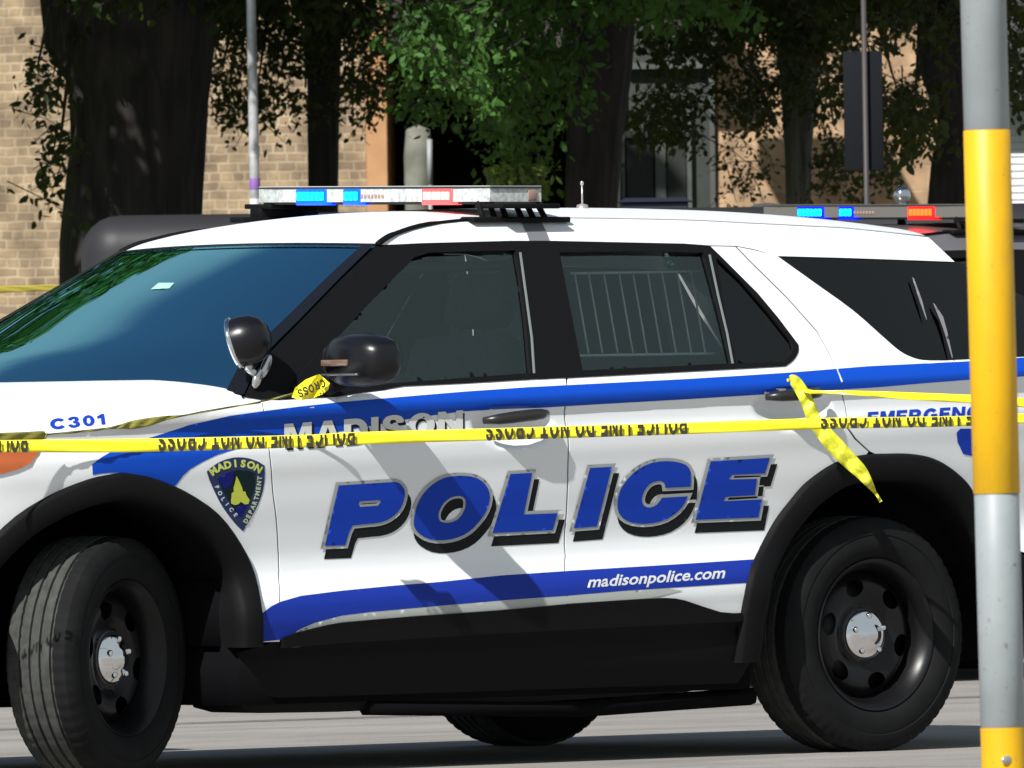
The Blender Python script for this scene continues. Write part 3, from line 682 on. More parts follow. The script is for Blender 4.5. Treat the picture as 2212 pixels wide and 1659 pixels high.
# door badge
def gs(L): return [(403.2+x*.1302, 957.6+y*.1302) for x, y in L]
badge = smooth(gs([(330,470),(430,382),(560,302),(720,248),(870,232),(1030,250),(1180,302)]),3)+smooth(gs([(1290,370),(1292,600),(1245,850),(1150,1080),(1040,1280),(935,1460)]),3)+smooth(gs([(935,1460),(820,1350),(690,1190),(560,1000),(450,780),(375,610)]),3)[1:]
decal('badge', [badge], mat('badge_navy', (.008, .02, .09), .4), .0012, step=6)
b_in = smooth(gs([(515,590),(640,505),(780,460),(900,445),(1040,465),(1140,505)]),2)+smooth(gs([(1120,760),(1030,980),(900,1230)]),2)+smooth(gs([(880,1230),(740,1040),(600,800)]),2)
decal('badge_field', [b_in], mat('badge_green', (.006, .018, .02), .5, spec=.1), .0018, step=6)
decal('badge_field', [gs([(515,590),(640,505),(780,460),(775,560),(720,700),(620,760)])], mat('badge_blue', (.010, .012, .16), .6, spec=.1), .0024, step=6)
decal('badge_field', [gs([(790,1090),(870,1030),(980,1020),(1020,1000),(905,1225),(875,1222)])], MATS['badge_blue'], .0024, step=6)
decal('badge_star', [gs([(818,540),(860,620),(912,740),(925,800),(965,800),(980,860),(1035,940),(1015,1005),(960,1015),(890,970),(850,1010),(790,1025),(730,1000),(725,950),(735,880),(735,830),(775,800),(768,740),(790,670)])], mat('badge_yellow', (.50, .55, .06), .4), .0030, step=6)
def arc_text(s, pts, size, m, off, bold=.05):
    pts = [Vector(p) for p in smooth(pts, 6)]; cum = [0]
    for a, b in zip(pts, pts[1:]): cum.append(cum[-1]+(b-a).length)
    for i, ch in enumerate(s):
        d = cum[-1]*(i+.5)/len(s); j = max(k for k in range(len(cum)) if cum[k] <= d); j = min(j, len(pts)-2)
        p = pts[j].lerp(pts[j+1], (d-cum[j])/(cum[j+1]-cum[j])); t = (pts[j+1]-pts[j]).normalized(); nn = Vector((t.y, -t.x))
        V, F = text2d(ch, bold); c = (min(v[0] for v in V)+max(v[0] for v in V))/2; W = []
        for x, y in V:
            q = p+t*((x-c)*size)+nn*(y*size); X, Z = S(q.x, q.y); W.append(Vector((X, side(X, Z)-off, Z)))
        mk('badge_letter', W, F, m, car, smooth=False)
arc_text('MADISON', gs([(420,540),(560,450),(760,395),(900,390),(1060,420),(1200,500)]), 15.5, mat('badge_letter_yellow', (.55, .62, .14), .4), .0026)
arc_text('POLICE', gs([(445,690),(560,920),(680,1080),(815,1250)]), 8.5, mat('badge_letter_white', (.55, .6, .7), .4), .0026)
arc_text('DEPARTMENT', gs([(985,1340),(1100,1120),(1190,880),(1240,540)]), 9.5, mat('badge_letter_pale', (.45, .55, .35), .4), .0026)

# handles
def handle(pts, r):
    P = [Vector((x, side(x, z)-.0, z)) for x, z in SL(pts)]
    n = len(P); out_ = [.008, .03, .036, .038, .036, .03, .008]; mb = MB()
    Q = []
    for i in range(7):
        t = i/6*(n-1); j = min(int(t), n-2); q = P[j].lerp(P[j+1], t-j); yb = -.002 if True else 0
        Q.append(Vector((q.x, yb-out_[i], q.z)))
    mb.tube(Q, [r*.55, r*.9, r, r, r, r*.9, r*.6], 14)
    return mb.build('door_handle', mat('handle_black', (.018, .017, .016), .35), car)
handle([(1026, 909), (1095, 899), (1164, 893)], .019)
handle([(1642, 858), (1705, 852), (1762, 847)], .019)

# mirror
def mirror_shell(name, parent):
    mb = MB(); V = []; F = []
    pr = [(-.175, .0, .0, .0), (-.172, .045, .030, .0), (-.155, .072, .058, .0), (-.11, .09, .076, 0), (-.03, .095, .084, 0), (.05, .085, .080, 0), (.11, .06, .055, 0)]
    n = 20
    c0 = PY(777, 778, -.14)
    for y, a, b, _ in pr:
        for j in range(n):
            q = 2*math.pi*j/n; cx = abs(math.cos(q))**.7*math.copysign(1, math.cos(q)); sz = abs(math.sin(q))**.7*math.copysign(1, math.sin(q))
            V.append(c0+Vector((cx*a*(1.0 if cx < 0 else .55)+.06*(-y)*0, y, sz*b*1.0)))
    for i in range(len(pr)-1):
        for j in range(n): F.append((i*n+j, (i+1)*n+j, (i+1)*n+(j+1) % n, i*n+(j+1) % n))
    F += [tuple(range((len(pr)-1)*n, len(pr)*n))]
    mb.add(V, F); o = mb.build(name, GLOSSB, parent)
    mb = MB(); mb.tube([c0+Vector((0, .04, -.04)), c0+Vector((.0, .14, -.075)), c0+Vector((0, .19, -.085))], [.03, .028, .035], 10); mb.build('mirror_arm', PLASTIC, o)
    mb = MB(); mb.rbox(c0+Vector((-.100, -.06, -.018)), c0+Vector((-.086, .07, .002)), .003); mb.build('turn_signal', mat('signal_lens', (.16, .10, .07), .1, coat=1), o)
    mb = MB(); mb.rbox(c0+Vector((-.094, -.10, -.048)), c0+Vector((-.080, .08, -.041)), .003); mb.build('mirror_trim', mat('trim_metal', (.3, .3, .3), .25, metal=.8), o)
    return o
mir = mirror_shell('side_mirror', car)
for o in [mir]: 
    d = mirror(o)
sail = SL([(625, 838), (640, 815), (688, 752), (700, 760), (700, 838)]); skin('mirror_sail', [sail], PLASTIC, off=.010, thick=.03, both_sides=False)
# spotlight
c = PY(527, 737, .06)
ax_ = (-RT*.93+FW*.20-UP*.28).normalized(); Mz = ax_.to_track_quat('Z', 'Y').to_matrix().to_4x4(); Mz.translation = c
mb = MB(); mb.lathe([(.0005, -.085), (.030, -.082), (.055, -.068), (.073, -.040), (.080, -.005), (.079, .022)], Mz, 32)
sp = mb.build('spotlight', GLOSSB, car)
mb = MB(); mb.lathe([(.079, .020), (.084, .022), (.085, .032), (.078, .036), (.0005, .040)], Mz, 32); mb.build('lamp_rim', mat('rim_chrome', (.75, .77, .8), .12, metal=1), sp)
mb = MB(); b0 = PY(537, 786, .05); mb.tube([b0+Vector((0, 0, .01)), b0+Vector((.0, 0, -.022))], .014, 10); mb.ell(PY(556, 818, .04), (.016, .012, .034), Matrix.Rotation(R(24), 3, 'Y')); mb.ell(PY(574, 792, .045), (.016, .012, .042), Matrix.Rotation(R(28), 3, 'Y')); mb.tube([PY(538, 795, .05), PY(552, 812, .05), PY(572, 800, .05)], .014, 8)
mb.build('lamp_bracket', mat('bracket_metal', (.6, .6, .6), .2, metal=.9), sp)

# light bar
ne = PY(1040, 420, .40); LX = ne.x; LZ = ne.z-.011
Lb = empty('light_bar', (0, 0, 0)); Lb.parent = car; Lb.location = Vector((LX+.14, YC, LZ))-ROOT
def pbar(y0, y1, z0, z1, x0=0, x1=.28, e=.05):
    """plan outline of the bar clipped to y0..y1 (y from the centre)"""
    def dx(y):
        t = max(0, abs(y)-.50)/.12; return e*min(1, t)**2
    ys = [y0+(y1-y0)*i/8 for i in range(9)]
    A = [Vector((LX+x0+dx(y), YC+y, z)) for z in (z0, z1) for y in ys]; B = [Vector((LX+x1-dx(y), YC+y, z)) for z in (z0, z1) for y in ys]
    V = A+B; n = 9; F = []
    for i in range(8):
        F += [(i+1, i, n+i, n+i+1), (2*n+i, 2*n+i+1, 3*n+i+1, 3*n+i), (n+i, 3*n+i, 3*n+i+1, n+i+1), (i, i+1, 2*n+i+1, 2*n+i)]
    F += [(0, 2*n, 3*n, n), (n-1, 2*n-1, 4*n-1, 3*n-1)]
    return V, F
CLR = mat('lens_clear', (.50, .53, .52), .12, coat=1, noise=(60, .35)); mb = MB(); mb.add(*pbar(-.60, .60, LZ-.012, LZ+.030)); mb.build('lens', CLR, Lb, smooth=False)
mb = MB(); mb.add(*pbar(-.60, .60, LZ-.020, LZ-.013, .02, .26)); mb.add(*pbar(-.605, .605, LZ+.0305, LZ+.036, -.002, .282)); mb.build('bar_base', mat('bar_black', (.03, .03, .033), .4), Lb, smooth=False)
MATS['bar_top'] = mat('bar_top', (.45, .47, .47), .25)
mb = MB(); mb.add(*pbar(-.60, .60, LZ+.0365, LZ+.039, 0, .28)); mb.build('bar_cover', MATS['bar_top'], Lb, smooth=False)
LIT = {'blue': mat('led_blue', (.0, .2, .9), .3, emit=(.0, .33, 1.0, 11)), 'red': mat('led_red', (.9, .05, .05), .3, emit=(1.0, .12, .11, 7)), 'glow_blue': mat('lens_blue', (.0, .03, .8), .3, emit=(.0, .05, 1.0, 3.2)), 'glow_red': mat('lens_red', (.8, .02, .02), .3, emit=(1, .10, .10, 1.6)), 'amber': mat('led_off', (.35, .22, .18), .3)}
def ypx(x):
    lo, hi = -.7, .7
    for _ in range(30):
        m_ = (lo+hi)/2
        if pix((LX, YC+m_, LZ))[0] > x: lo = m_
        else: hi = m_
    return lo
def led(x0, x1, cr, n, glow):
    y1, y0 = ypx(x0), ypx(x1)
    mb = MB(); mb.rbox((LX-.006, YC+y0-.008, LZ-.022), (LX+.04, YC+y1+.008, LZ+.029), .003); mb.build('warning_light', LIT[glow], Lb)
    wd = (y1-y0)/n; mb = MB()
    for k in range(n): mb.rbox((LX-.010, YC+y0+wd*(k+.12), LZ-.006), (LX-.004, YC+y0+wd*(k+.88), LZ+.020), .002)
    mb.build('led_module', LIT[cr], Lb)
led(645, 703, 'blue', 6, 'glow_blue'); led(747, 776, 'blue', 3, 'glow_blue'); led(917, 975, 'red', 6, 'glow_red')
mb = MB()
for k in range(12): mb.rbox((LX-.003, YC-.1+k*.018, LZ), (LX+.002, YC-.1+k*.018+.010, LZ+.012), .001)
mb.build('led_module', LIT['amber'], Lb)
mb = MB(); mb.rbox((LX+.19, YC-.604, LZ-.008), (LX+.225, YC-.598, LZ+.026), .002); mb.build('led_module', LIT['amber'], Lb)
# end feet and the grey strap
for sgn in (-1, 1):
    fy = YC+sgn*.60; zz = LZ-.022; mb = MB()
    f0 = side(LX+.14, 1.70)
    yy = (f0+.03) if sgn < 0 else (2*YC-f0-.03)
    zb_ = 1.728 
    mb.rbox((LX-.06, yy-.035, zb_-.012), (LX+.34, yy+.035, zb_+.006), .005)
    if sgn > 0: mb.rbox((LX+.02, yy-.03, zb_), (LX+.26, yy+.03, zz-.004), .004)
    for a in (-.03, .03, .09, .17, .23, .29) if sgn < 0 else (): mb.tube([(LX+.03+a*.8, yy, zb_), (LX+.05+a*.75, fy-sgn*.05, zz+.006)], .010, 6)
    mb.rbox((LX+.02, fy-.08, zz-.012), (LX+.26, fy+.06, zz+.004), .004)
    mb.build('mounting_foot', PLASTIC, Lb)
decal('roof_strap', [[(1119, 470), (1162, 470), (1172, 487), (1180, 504), (1186, 521), (1142, 521), (1135, 500), (1128, 485)]], STRAPM, .004)
Lb.rotation_euler.x = .0205; Lb.location.z += .0125
# roof antenna
mb = MB(); a = PY(1258, 452, .75); b = PY(1257, 396, .75); a.z = 1.755; mb.lathe([(.0005, .03), (.018, .025), (.022, 0)], Matrix.Translation(a), 16); mb.tube([a, b], .0032, 6); mb.ell(b, (.006, .006, .008)); mb.build('antenna', mat('antenna_metal', (.5, .45, .45), .3, metal=.6), car)
# wipers
mb = MB(); mb.tube([PY(150, 818, 1.3), PY(60, 812, 1.62)], .01, 6); mb.tube([PY(500, 858, .35), PY(330, 832, .85), PY(180, 818, 1.2)], .008, 6); mb.build('wiper', PLASTIC, car)
# labels on the glass
MATS['tag_pale'] = mat('tag_pale', (.35, .6, .5), .4)
for nm, L, mm in (('toll_tag', [(326, 626), (366, 624), (377, 612), (343, 612)], MATS['tag_pale']), ('glass_label', [(384, 833), (437, 836), (437, 842), (388, 840)], mat('tag_grey', (.2, .24, .27), .5))):
    decal(nm, [L], mm, .002, bvh=WS_B)

# wheels
def wheel(cx, cy, cz, steer, near_side=True):
    big = 1.02 if cx > 3.05 else 1.0
    e = empty('wheel', (0, 0, 0)); e.parent = car; e.location = Vector((cx, cy, cz))-ROOT
    M0 = Matrix.Translation((cx, cy, cz)) @ Matrix.Rotation(steer, 4, 'Z') @ Matrix.Rotation(R(90), 4, 'X') @ Matrix.Scale(big, 4)
    if not near_side: M0 = Matrix.Translation((cx, cy, cz)) @ Matrix.Rotation(steer, 4, 'Z') @ Matrix.Rotation(R(-90), 4, 'X')
    Rr = .378; hw = .125                              # local +Z = outer face
    prof = [(.236, -.10), (.262, -.118), (.30, -hw), (.335, -.122), (.358, -.113), (.371, -.100)]
    groove = (-.055, -.018, .018, .055)
    for g in groove: prof += [(.3765, g-.006), (.3665, g-.0045), (.3665, g+.0045), (.3765, g+.006)]
    prof += [(.371, .100), (.358, .113), (.335, .122), (.318, .1235), (.316, .121), (.30, hw), (.275, .123), (.255, .116), (.244, .108), (.238, .100), (.236, .09)]
    n = 240; V = []; F = []; k = len(prof)
    for j in range(n):
        q = 2*math.pi*j/n
        for r, z in prof:
            if r > .353 and abs(z) > .058 and j % 4 == 0: r -= .003
            if r > .366 and abs(z) < .056 and j % 8 == 3: r -= .0015
            V.append(M0 @ Vector((r*math.cos(q), r*math.sin(q), z)))
    F = [(j*k+i, ((j+1) % n)*k+i, ((j+1) % n)*k+i+1, j*k+i+1) for j in range(n) for i in range(k-1)]
    ti = [1 if (i % (k-1)) >= 4 and (i % (k-1)) <= k-14 else 0 for i in range(len(F))]
    mk('tyre', V, F, RUB, e, angle=35, mats=[RUB, TREAD], midx=ti)
    # steel rim: outer lip, barrel, dished disc with oval holes
    mb = MB(); mb.lathe([(.226, -.11), (.216, .04), (.219, .075), (.232, .092), (.240, .103), (.243, .108), (.240, .112), (.232, .108), (.222, .095), (.212, .080), (.206, .062), (.200, .030)], M0, 72)
    loops = [[(.202*math.cos(a), .202*math.sin(a)) for a in [2*math.pi*i/60 for i in range(60)]]]
    for h in range(6):
        a0 = R(-14)+h*R(60); hx, hy = .152*math.cos(a0), .152*math.sin(a0)
        loops.append([(hx+.026*math.cos(b)*math.cos(a0)-.036*math.sin(b)*math.sin(a0), hy+.026*math.cos(b)*math.sin(a0)+.036*math.sin(b)*math.cos(a0)) for b in [2*math.pi*i/20 for i in range(20)]])
    P, FF = fill(loops, .012)
    def zz(x, y):
        r = math.hypot(x, y); return interp(r, [(0, .052), (.075, .052), (.095, .040), (.125, .058), (.165, .062), (.185, .045), (.202, .030)])
    mb.add([M0 @ Vector((x, y, zz(x, y))) for x, y in P], FF)
    mb.build('rim', STEELB, e, angle=50)
    mb = MB(); mb.lathe([(.0005, .0), (.20, .0), (.21, -.02)], M0, 40); mb.lathe([(.0005, .035), (.085, .034), (.15, .02), (.15, .0)], M0, 40); mb.build('brake_disc', mat('brake_dark', (.010, .010, .011), .6), e)
    mb = MB(); mb.lathe([(.0005, .098), (.015, .098), (.028, .094), (.035, .086), (.052, .083), (.068, .077), (.080, .066), (.088, .052), (.089, .046)], M0, 48)
    for h in range(5):
        a0 = R(20+72*h); mb.ell(M0 @ Vector((.060*math.cos(a0), .060*math.sin(a0), .080)), (.011, .011, .011), None, 12, 8)
    mb.build('hub_cap', CHROME, e)
    return e
wheel(3.088, .185, .377, 0); wheel(0.022, .185, .371, R(23)); wheel(3.025, 1.815, .371, 0, False); wheel(0.0, 1.815, .371, R(20), False)
#@@CAR_END

# ------------------------------------------------------------------ other vehicles (the same body, other paint and fittings)
def copy_tree(o, parent, skip, over):
    c = o.copy(); col.objects.link(c); c.parent = parent
    if c.type == 'MESH':
        for sl in c.material_slots:
            if sl.material in over: nm = over[sl.material]; sl.link = 'OBJECT'; sl.material = nm
    for ch in list(o.children):
        if ch.name.split('.')[0] not in skip: copy_tree(ch, c, skip, over)
    return c
LIVERY = {'upper_stripe', 'lower_stripe', 'sill_line', 'letter', 'letter_outline', 'letter_shadow', 'city_lettering', 'city_lettering_shadow', 'web_lettering', 'rear_lettering', 'unit_number', 'fuel_decal', 'door_seam_mark', 'glass_streak', 'badge', 'badge_field', 'badge_star', 'badge_letter', 'roof_strap', 'toll_tag', 'glass_label', 'dash_card', 'dash_radar'}
BLACKP = mat('grey_paint', (.13, .125, .135), .3, coat=.6); GREYP = mat('dark_grey_paint', (.045, .045, .05), .3, coat=.8)
car2 = copy_tree(car, None, LIVERY | {'window_guard', 'antenna'}, {WHITE: BLACKP, CLR: mat('lens_smoke', (.13, .12, .11), .2, coat=.5), MATS['bar_top']: mat('bar_top_dark', (.12, .11, .10), .3), LIT['red']: mat('led_red_deep', (.8, .02, .0), .3, emit=(1, .07, .01, 4)), LIT['glow_red']: mat('lens_red_deep', (.7, .0, .0), .3, emit=(1, .01, .01, 1.6)), LIT['glow_blue']: mat('lens_blue_deep', (.0, .0, .7), .3, emit=(.0, .01, 1, 1.6))})
car2.scale = (1.07, 1.07, 1.058); car2.location = (10.0, 8.3, 0); car2['label'] = 'grey police SUV behind the white one, with blue and red roof lights lit'; 
mb = MB(); c2 = PD(1948, 422, 50.0); mb.ell(c2, (.037, .037, .037), None, 24, 14); mb.tube([c2-Vector((0, 0, .02)), c2-Vector((0, 0, .14))], .02, 10)
dome = mb.build('roof_dome', mat('dome_silver', (.6, .62, .64), .12, metal=1), None); 
for v in dome.data.vertices: v.co = Vector((c_/k_ for c_, k_ in zip(v.co-car2.location, (1.07, 1.07, 1.058))))
dome.parent = car2

# ------------------------------------------------------------------ barrier tape
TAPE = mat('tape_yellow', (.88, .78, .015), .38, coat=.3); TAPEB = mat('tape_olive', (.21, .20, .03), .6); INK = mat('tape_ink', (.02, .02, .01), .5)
def lerp3(T, t):
    n = len(T); i = min(max(int(t), 0), n-2); return T[i]+(T[i+1]-T[i])*(t-i)
def tape(name, pts, m, label, texts=(), tilt=0.):
    """pts: (px, py, half width in px, distance); a thin folded ribbon with thickness"""
    C = smooth([p[:4] for p in pts], 8); P = []; W = []
    for x, y, hw, d in C:
        P.append(PD(x, y, d)); W.append(hw*d/FPX)
    cum = [0.]
    for a, b in zip(P, P[1:]): cum.append(cum[-1]+(b-a).length)
    n = len(P); V = []; F = []; fold = []
    def frame(i):
        t = (P[min(i+1, n-1)]-P[max(i-1, 0)]).normalized(); u = t.cross(FW).normalized(); u = u if u.z > 0 else -u
        return u
    U = [frame(i) for i in range(n)]
    K = 5
    for i in range(n):
        for k in range(K):
            v = -1+2*k/(K-1); bow = .006*(1-v*v)*math.sin(i*.7+k)
            V.append(P[i]+U[i]*(W[i]*v)-FW*(.003+bow))
        for k in range(K):
            v = -1+2*k/(K-1); V.append(P[i]+U[i]*(W[i]*v*.97)+FW*(.001))
    for i in range(n-1):
        a = i*2*K; b = a+2*K
        for k in range(K-1): F += [(a+k, b+k, b+k+1, a+k+1), (a+K+k, a+K+k+1, b+K+k+1, b+K+k)]
        F += [(a, a+K, b+K, b), (a+K-1, b+K-1, b+2*K-1, a+2*K-1)]
    root = mk(name, V, F, m, None); tag(root, label, 'barrier tape')
    for (x0, x1, s) in texts:
        TP, TF = fill(block_word(s, .22), .35); TV = [tuple(p) for p in TP]; mxx = max(v[0] for v in TV)
        bm = bmesh.new(); vs = [bm.verts.new((mxx-x, -y, 0)) for x, y in TV]           # turned upside down
        for f in TF:
            try: bm.faces.new([vs[i] for i in f])
            except ValueError: pass
        bmesh.ops.bisect_plane(bm, geom=bm.verts[:]+bm.edges[:]+bm.faces[:], plane_co=(0, -.42, 0), plane_no=(0, 1, 0), clear_outer=True)
        bmesh.ops.subdivide_edges(bm, edges=[e for e in bm.edges if e.calc_length() > .5], cuts=2)
        bm.verts.index_update(); TVV = [v.co.copy() for v in bm.verts]; TFF = [[v.index for v in f.verts] for f in bm.faces]; bm.free()
        O = []
        xs = [pix(p)[0] for p in P]
        for v in TVV:
            xx = x0+(x1-x0)*v.x/mxx; i = 0
            while i < n-2 and xs[i+1] < xx: i += 1
            f = (xx-xs[i])/(xs[i+1]-xs[i]); c = P[i].lerp(P[i+1], f); wd = W[i]*(1-f)+W[i+1]*f; uu = U[i].lerp(U[i+1], f)
            vv = -1.0+(v.y+1)/.58*1.9
            O.append(c+uu*(wd*vv)-FW*.0125)
        mk('tape_lettering', O, TFF, INK, root, smooth=False)
    return root
TX = 'POLICE LINE DO NOT CROSS'
dm = 36.3
tape('barrier_tape', [(-60, 965, 13, dm), (60, 963.5, 13.5, dm), (300, 962, 14.5, dm), (648, 953, 13.5, dm), (768, 947, 13.5, dm), (1050, 938.5, 13, dm), (1300, 931, 13, dm), (1475, 925.5, 12.5, dm), (1768, 915, 12, dm), (1950, 912, 11.5, dm), (2098, 909, 11, dm), (2300, 899, 10, dm)], TAPE,
     'long yellow tape stretched across the whole car at door height', [(-340, 60, TX), (342, 767, TX), (1049, 1484, TX), (1772, 2190, TX)])
t2 = [(668, 842, 3, 37.38), (610, 857, 2.5, 37.36), (556, 869, 1.6, 37.33), (470, 885, 1.4, 37.25), (400, 897, 1.8, 37.17), (360, 903, 5, 37.12), (318, 912, 9, 37.07), (285, 918, 9, 37.04), (262, 921, 5, 37.01), (235, 925, 2.5, 36.98), (200, 930, 2, 36.94), (150, 935, 1.8, 36.89), (105, 938, 2, 36.84), (94, 940, 9, 36.83), (50, 943, 10, 36.77), (0, 945, 10, 36.70), (-60, 950, 10, 36.6)]
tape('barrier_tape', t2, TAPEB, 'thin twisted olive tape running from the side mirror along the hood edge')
t3 = [(1700, 822, 3, 38.62), (1713, 821, 5, 38.6), (1735, 836, 5, 38.58), (1751, 846, 4, 38.55), (1850, 849, 5, 38.5), (1950, 855, 8, 38.4), (2098, 862, 9, 38.2), (2212, 870, 10, 38.0), (2300, 875, 10, 37.8)]
tape('barrier_tape', t3, TAPE, 'taut yellow tape running from the rear door handle to behind the pole')
t4 = [(1704, 818, 6, 38.58), (1716, 822, 12, 38.58), (1735, 850, 14, 38.58), (1747, 877, 14, 38.58), (1758, 905, 15, 38.58), (1776, 930, 17, 38.58), (1803, 962, 19, 38.58), (1830, 990, 18, 38.58), (1858, 1018, 15, 38.58), (1878, 1045, 9, 38.58), (1889, 1062, 4, 38.62), (1896, 1072, 3, 38.58), (1903, 1084, 3.5, 38.58)]
tail = tape('barrier_tape', t4, mat('tape_tail', (.60, .60, .03), .4, noise=(34, .5)), 'loose tape end hanging from the rear door handle down over the wheel arch')
# the knot on the mirror: a crumpled folded flap
fl = [[(630, 858), (637, 838), (660, 820), (690, 808), (700, 817), (713, 828), (709, 842), (696, 852), (672, 862), (648, 864)]]
P, F = fill(fl, 7); V = [PD(x, y, 37.18)-FW*(.02*math.sin(x*.16+y*.1)) for x, y in P]
n = len(V); V += [v+FW*.004 for v in V]; F = [tuple(f) for f in F]; F2 = [tuple(i+n for i in f[::-1]) for f in F]
kn = mk('tape_knot', V, F+F2, TAPE, None); tag(kn, 'small crumpled yellow tape knot tied on the side mirror', 'tape knot')
TP, TF = fill(block_word('CROSS', .2), .3); TV = [tuple(p) for p in TP]; mxx = max(v[0] for v in TV)
a = Vector((643, 848)); e = Vector((58, -25)); h = Vector((6, 17)); O = []
for x, y in TV:
    q = a+e*(1-x/mxx)+h*(y-.3); O.append(PD(q.x, q.y, 37.14))
mk('tape_lettering', O, TF, INK, kn, smooth=False)
# far tape at the left edge
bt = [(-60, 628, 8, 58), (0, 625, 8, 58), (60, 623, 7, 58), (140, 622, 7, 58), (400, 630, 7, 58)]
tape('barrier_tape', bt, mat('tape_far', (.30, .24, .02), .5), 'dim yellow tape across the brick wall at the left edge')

# ------------------------------------------------------------------ striped pole in front
def pole_pt(y, d=26.3): 
    return PD(2124+(y)*(45/1659), y, d)
pr_ = empty('striped_pole', PD(2168, 1659, 26.3)); 
a = pole_pt(0); b = pole_pt(1659); dirp = (a-b).normalized(); base = b-dirp*(b.z/dirp.z); pr_.location = base
tag(pr_, 'upright pole with yellow and grey bands standing nearest at the right', 'pole')
def zone(y0, y1, rr, name, m):
    p0 = pole_pt(y0); p1 = pole_pt(y1); L = (p0-p1).length; q = dirp.to_track_quat('Z', 'Y').to_matrix().to_4x4(); q.translation = p1
    mb = MB(); mb.lathe([(rr-.001, 0), (rr, .001), (rr, L-.001), (rr-.001, L)], q, 64); mb.build(name, m, pr_)
GREYB = mat('pole_grey', (.27, .30, .31), .5, noise=(9, .08)); YELB = mat('pole_yellow', (.72, .40, .001), .5, noise=(7, .05))
grime(GREYB, 60, .60, .72, (.10, .10, .09)); grime(YELB, 45, .62, .74, (.25, .16, .03)); grime(YELB, 6, .5, .9, (.45, .27, .02), (1, 1, .4))
rp = 49.5*26.3/FPX
zone(-900, 281, rp, 'grey_band', GREYB); zone(281, 1066, rp+.0012, 'yellow_band', YELB); zone(1066, 1571, rp*.98, 'grey_band', GREYB); 
yb = 1571; 
p0 = pole_pt(yb); L = (p0-base).length; q = dirp.to_track_quat('Z', 'Y').to_matrix().to_4x4(); q.translation = base
mb = MB(); mb.lathe([(rp*.99, 0), (rp*.99, L)], q, 64); mb.build('yellow_band', YELB, pr_)
mb = MB(); c = pole_pt(1640)-FW*rp; mb.ell(c+RT*(.005), (.016, .006, .010)); mb.build('bolt', mat('bolt_metal', (.5, .5, .48), .3, metal=.7), pr_)
mb = MB(); q2 = q.copy(); mb.lathe([(.0005, .012), (.11, .012), (.12, 0)], q2, 32); mb.build('base_plate', mat('plate_metal', (.2, .2, .2), .6), pr_)

# ------------------------------------------------------------------ setting
gm = mat('concrete_road', (.29, .27, .25), .85, noise=(1.3, .10), bump=(60, .2, .004))
grime(gm, 90, .5, .75, (.10, .095, .09)); grime(gm, .7, .45, .8, (.15, .14, .13), (1, 3, 1)); grime(gm, 5, .62, .70, (.09, .085, .08))
mk('road', [(-400, -400, 0), (600, -400, 0), (600, 12.9, 0), (-400, 12.9, 0)], [(0, 1, 2, 3)], gm, smooth=False)['kind'] = 'structure'
mk('road_seam', [(-60, 5.2, .004), (90, 5.2, .004), (90, 5.26, .004), (-60, 5.26, .004)], [(0, 1, 2, 3)], mat('seam_tar', (.05, .05, .05), .8), smooth=False)['kind'] = 'structure'
mb = MB(); mb.box((-400, 12.9, -.1), (600, 13.08, .14)); o = mb.build('kerb', mat('kerb_concrete', (.38, .37, .35), .8, noise=(3, .1)), None, smooth=False); o['kind'] = 'structure'
mk('sidewalk', [(-400, 13.08, .136), (600, 13.08, .136), (600, 17.5, .136), (-400, 17.5, .136)], [(0, 1, 2, 3)], mat('sidewalk_concrete', (.34, .33, .31), .85, noise=(2, .1)), smooth=False)['kind'] = 'structure'
mk('lawn', [(-400, 17.5, .13), (600, 17.5, .13), (600, 500, .13), (-400, 500, .13)], [(0, 1, 2, 3)], mat('lawn_green', (.05, .09, .02), .95, noise=(8, .4)), smooth=False)['kind'] = 'structure'

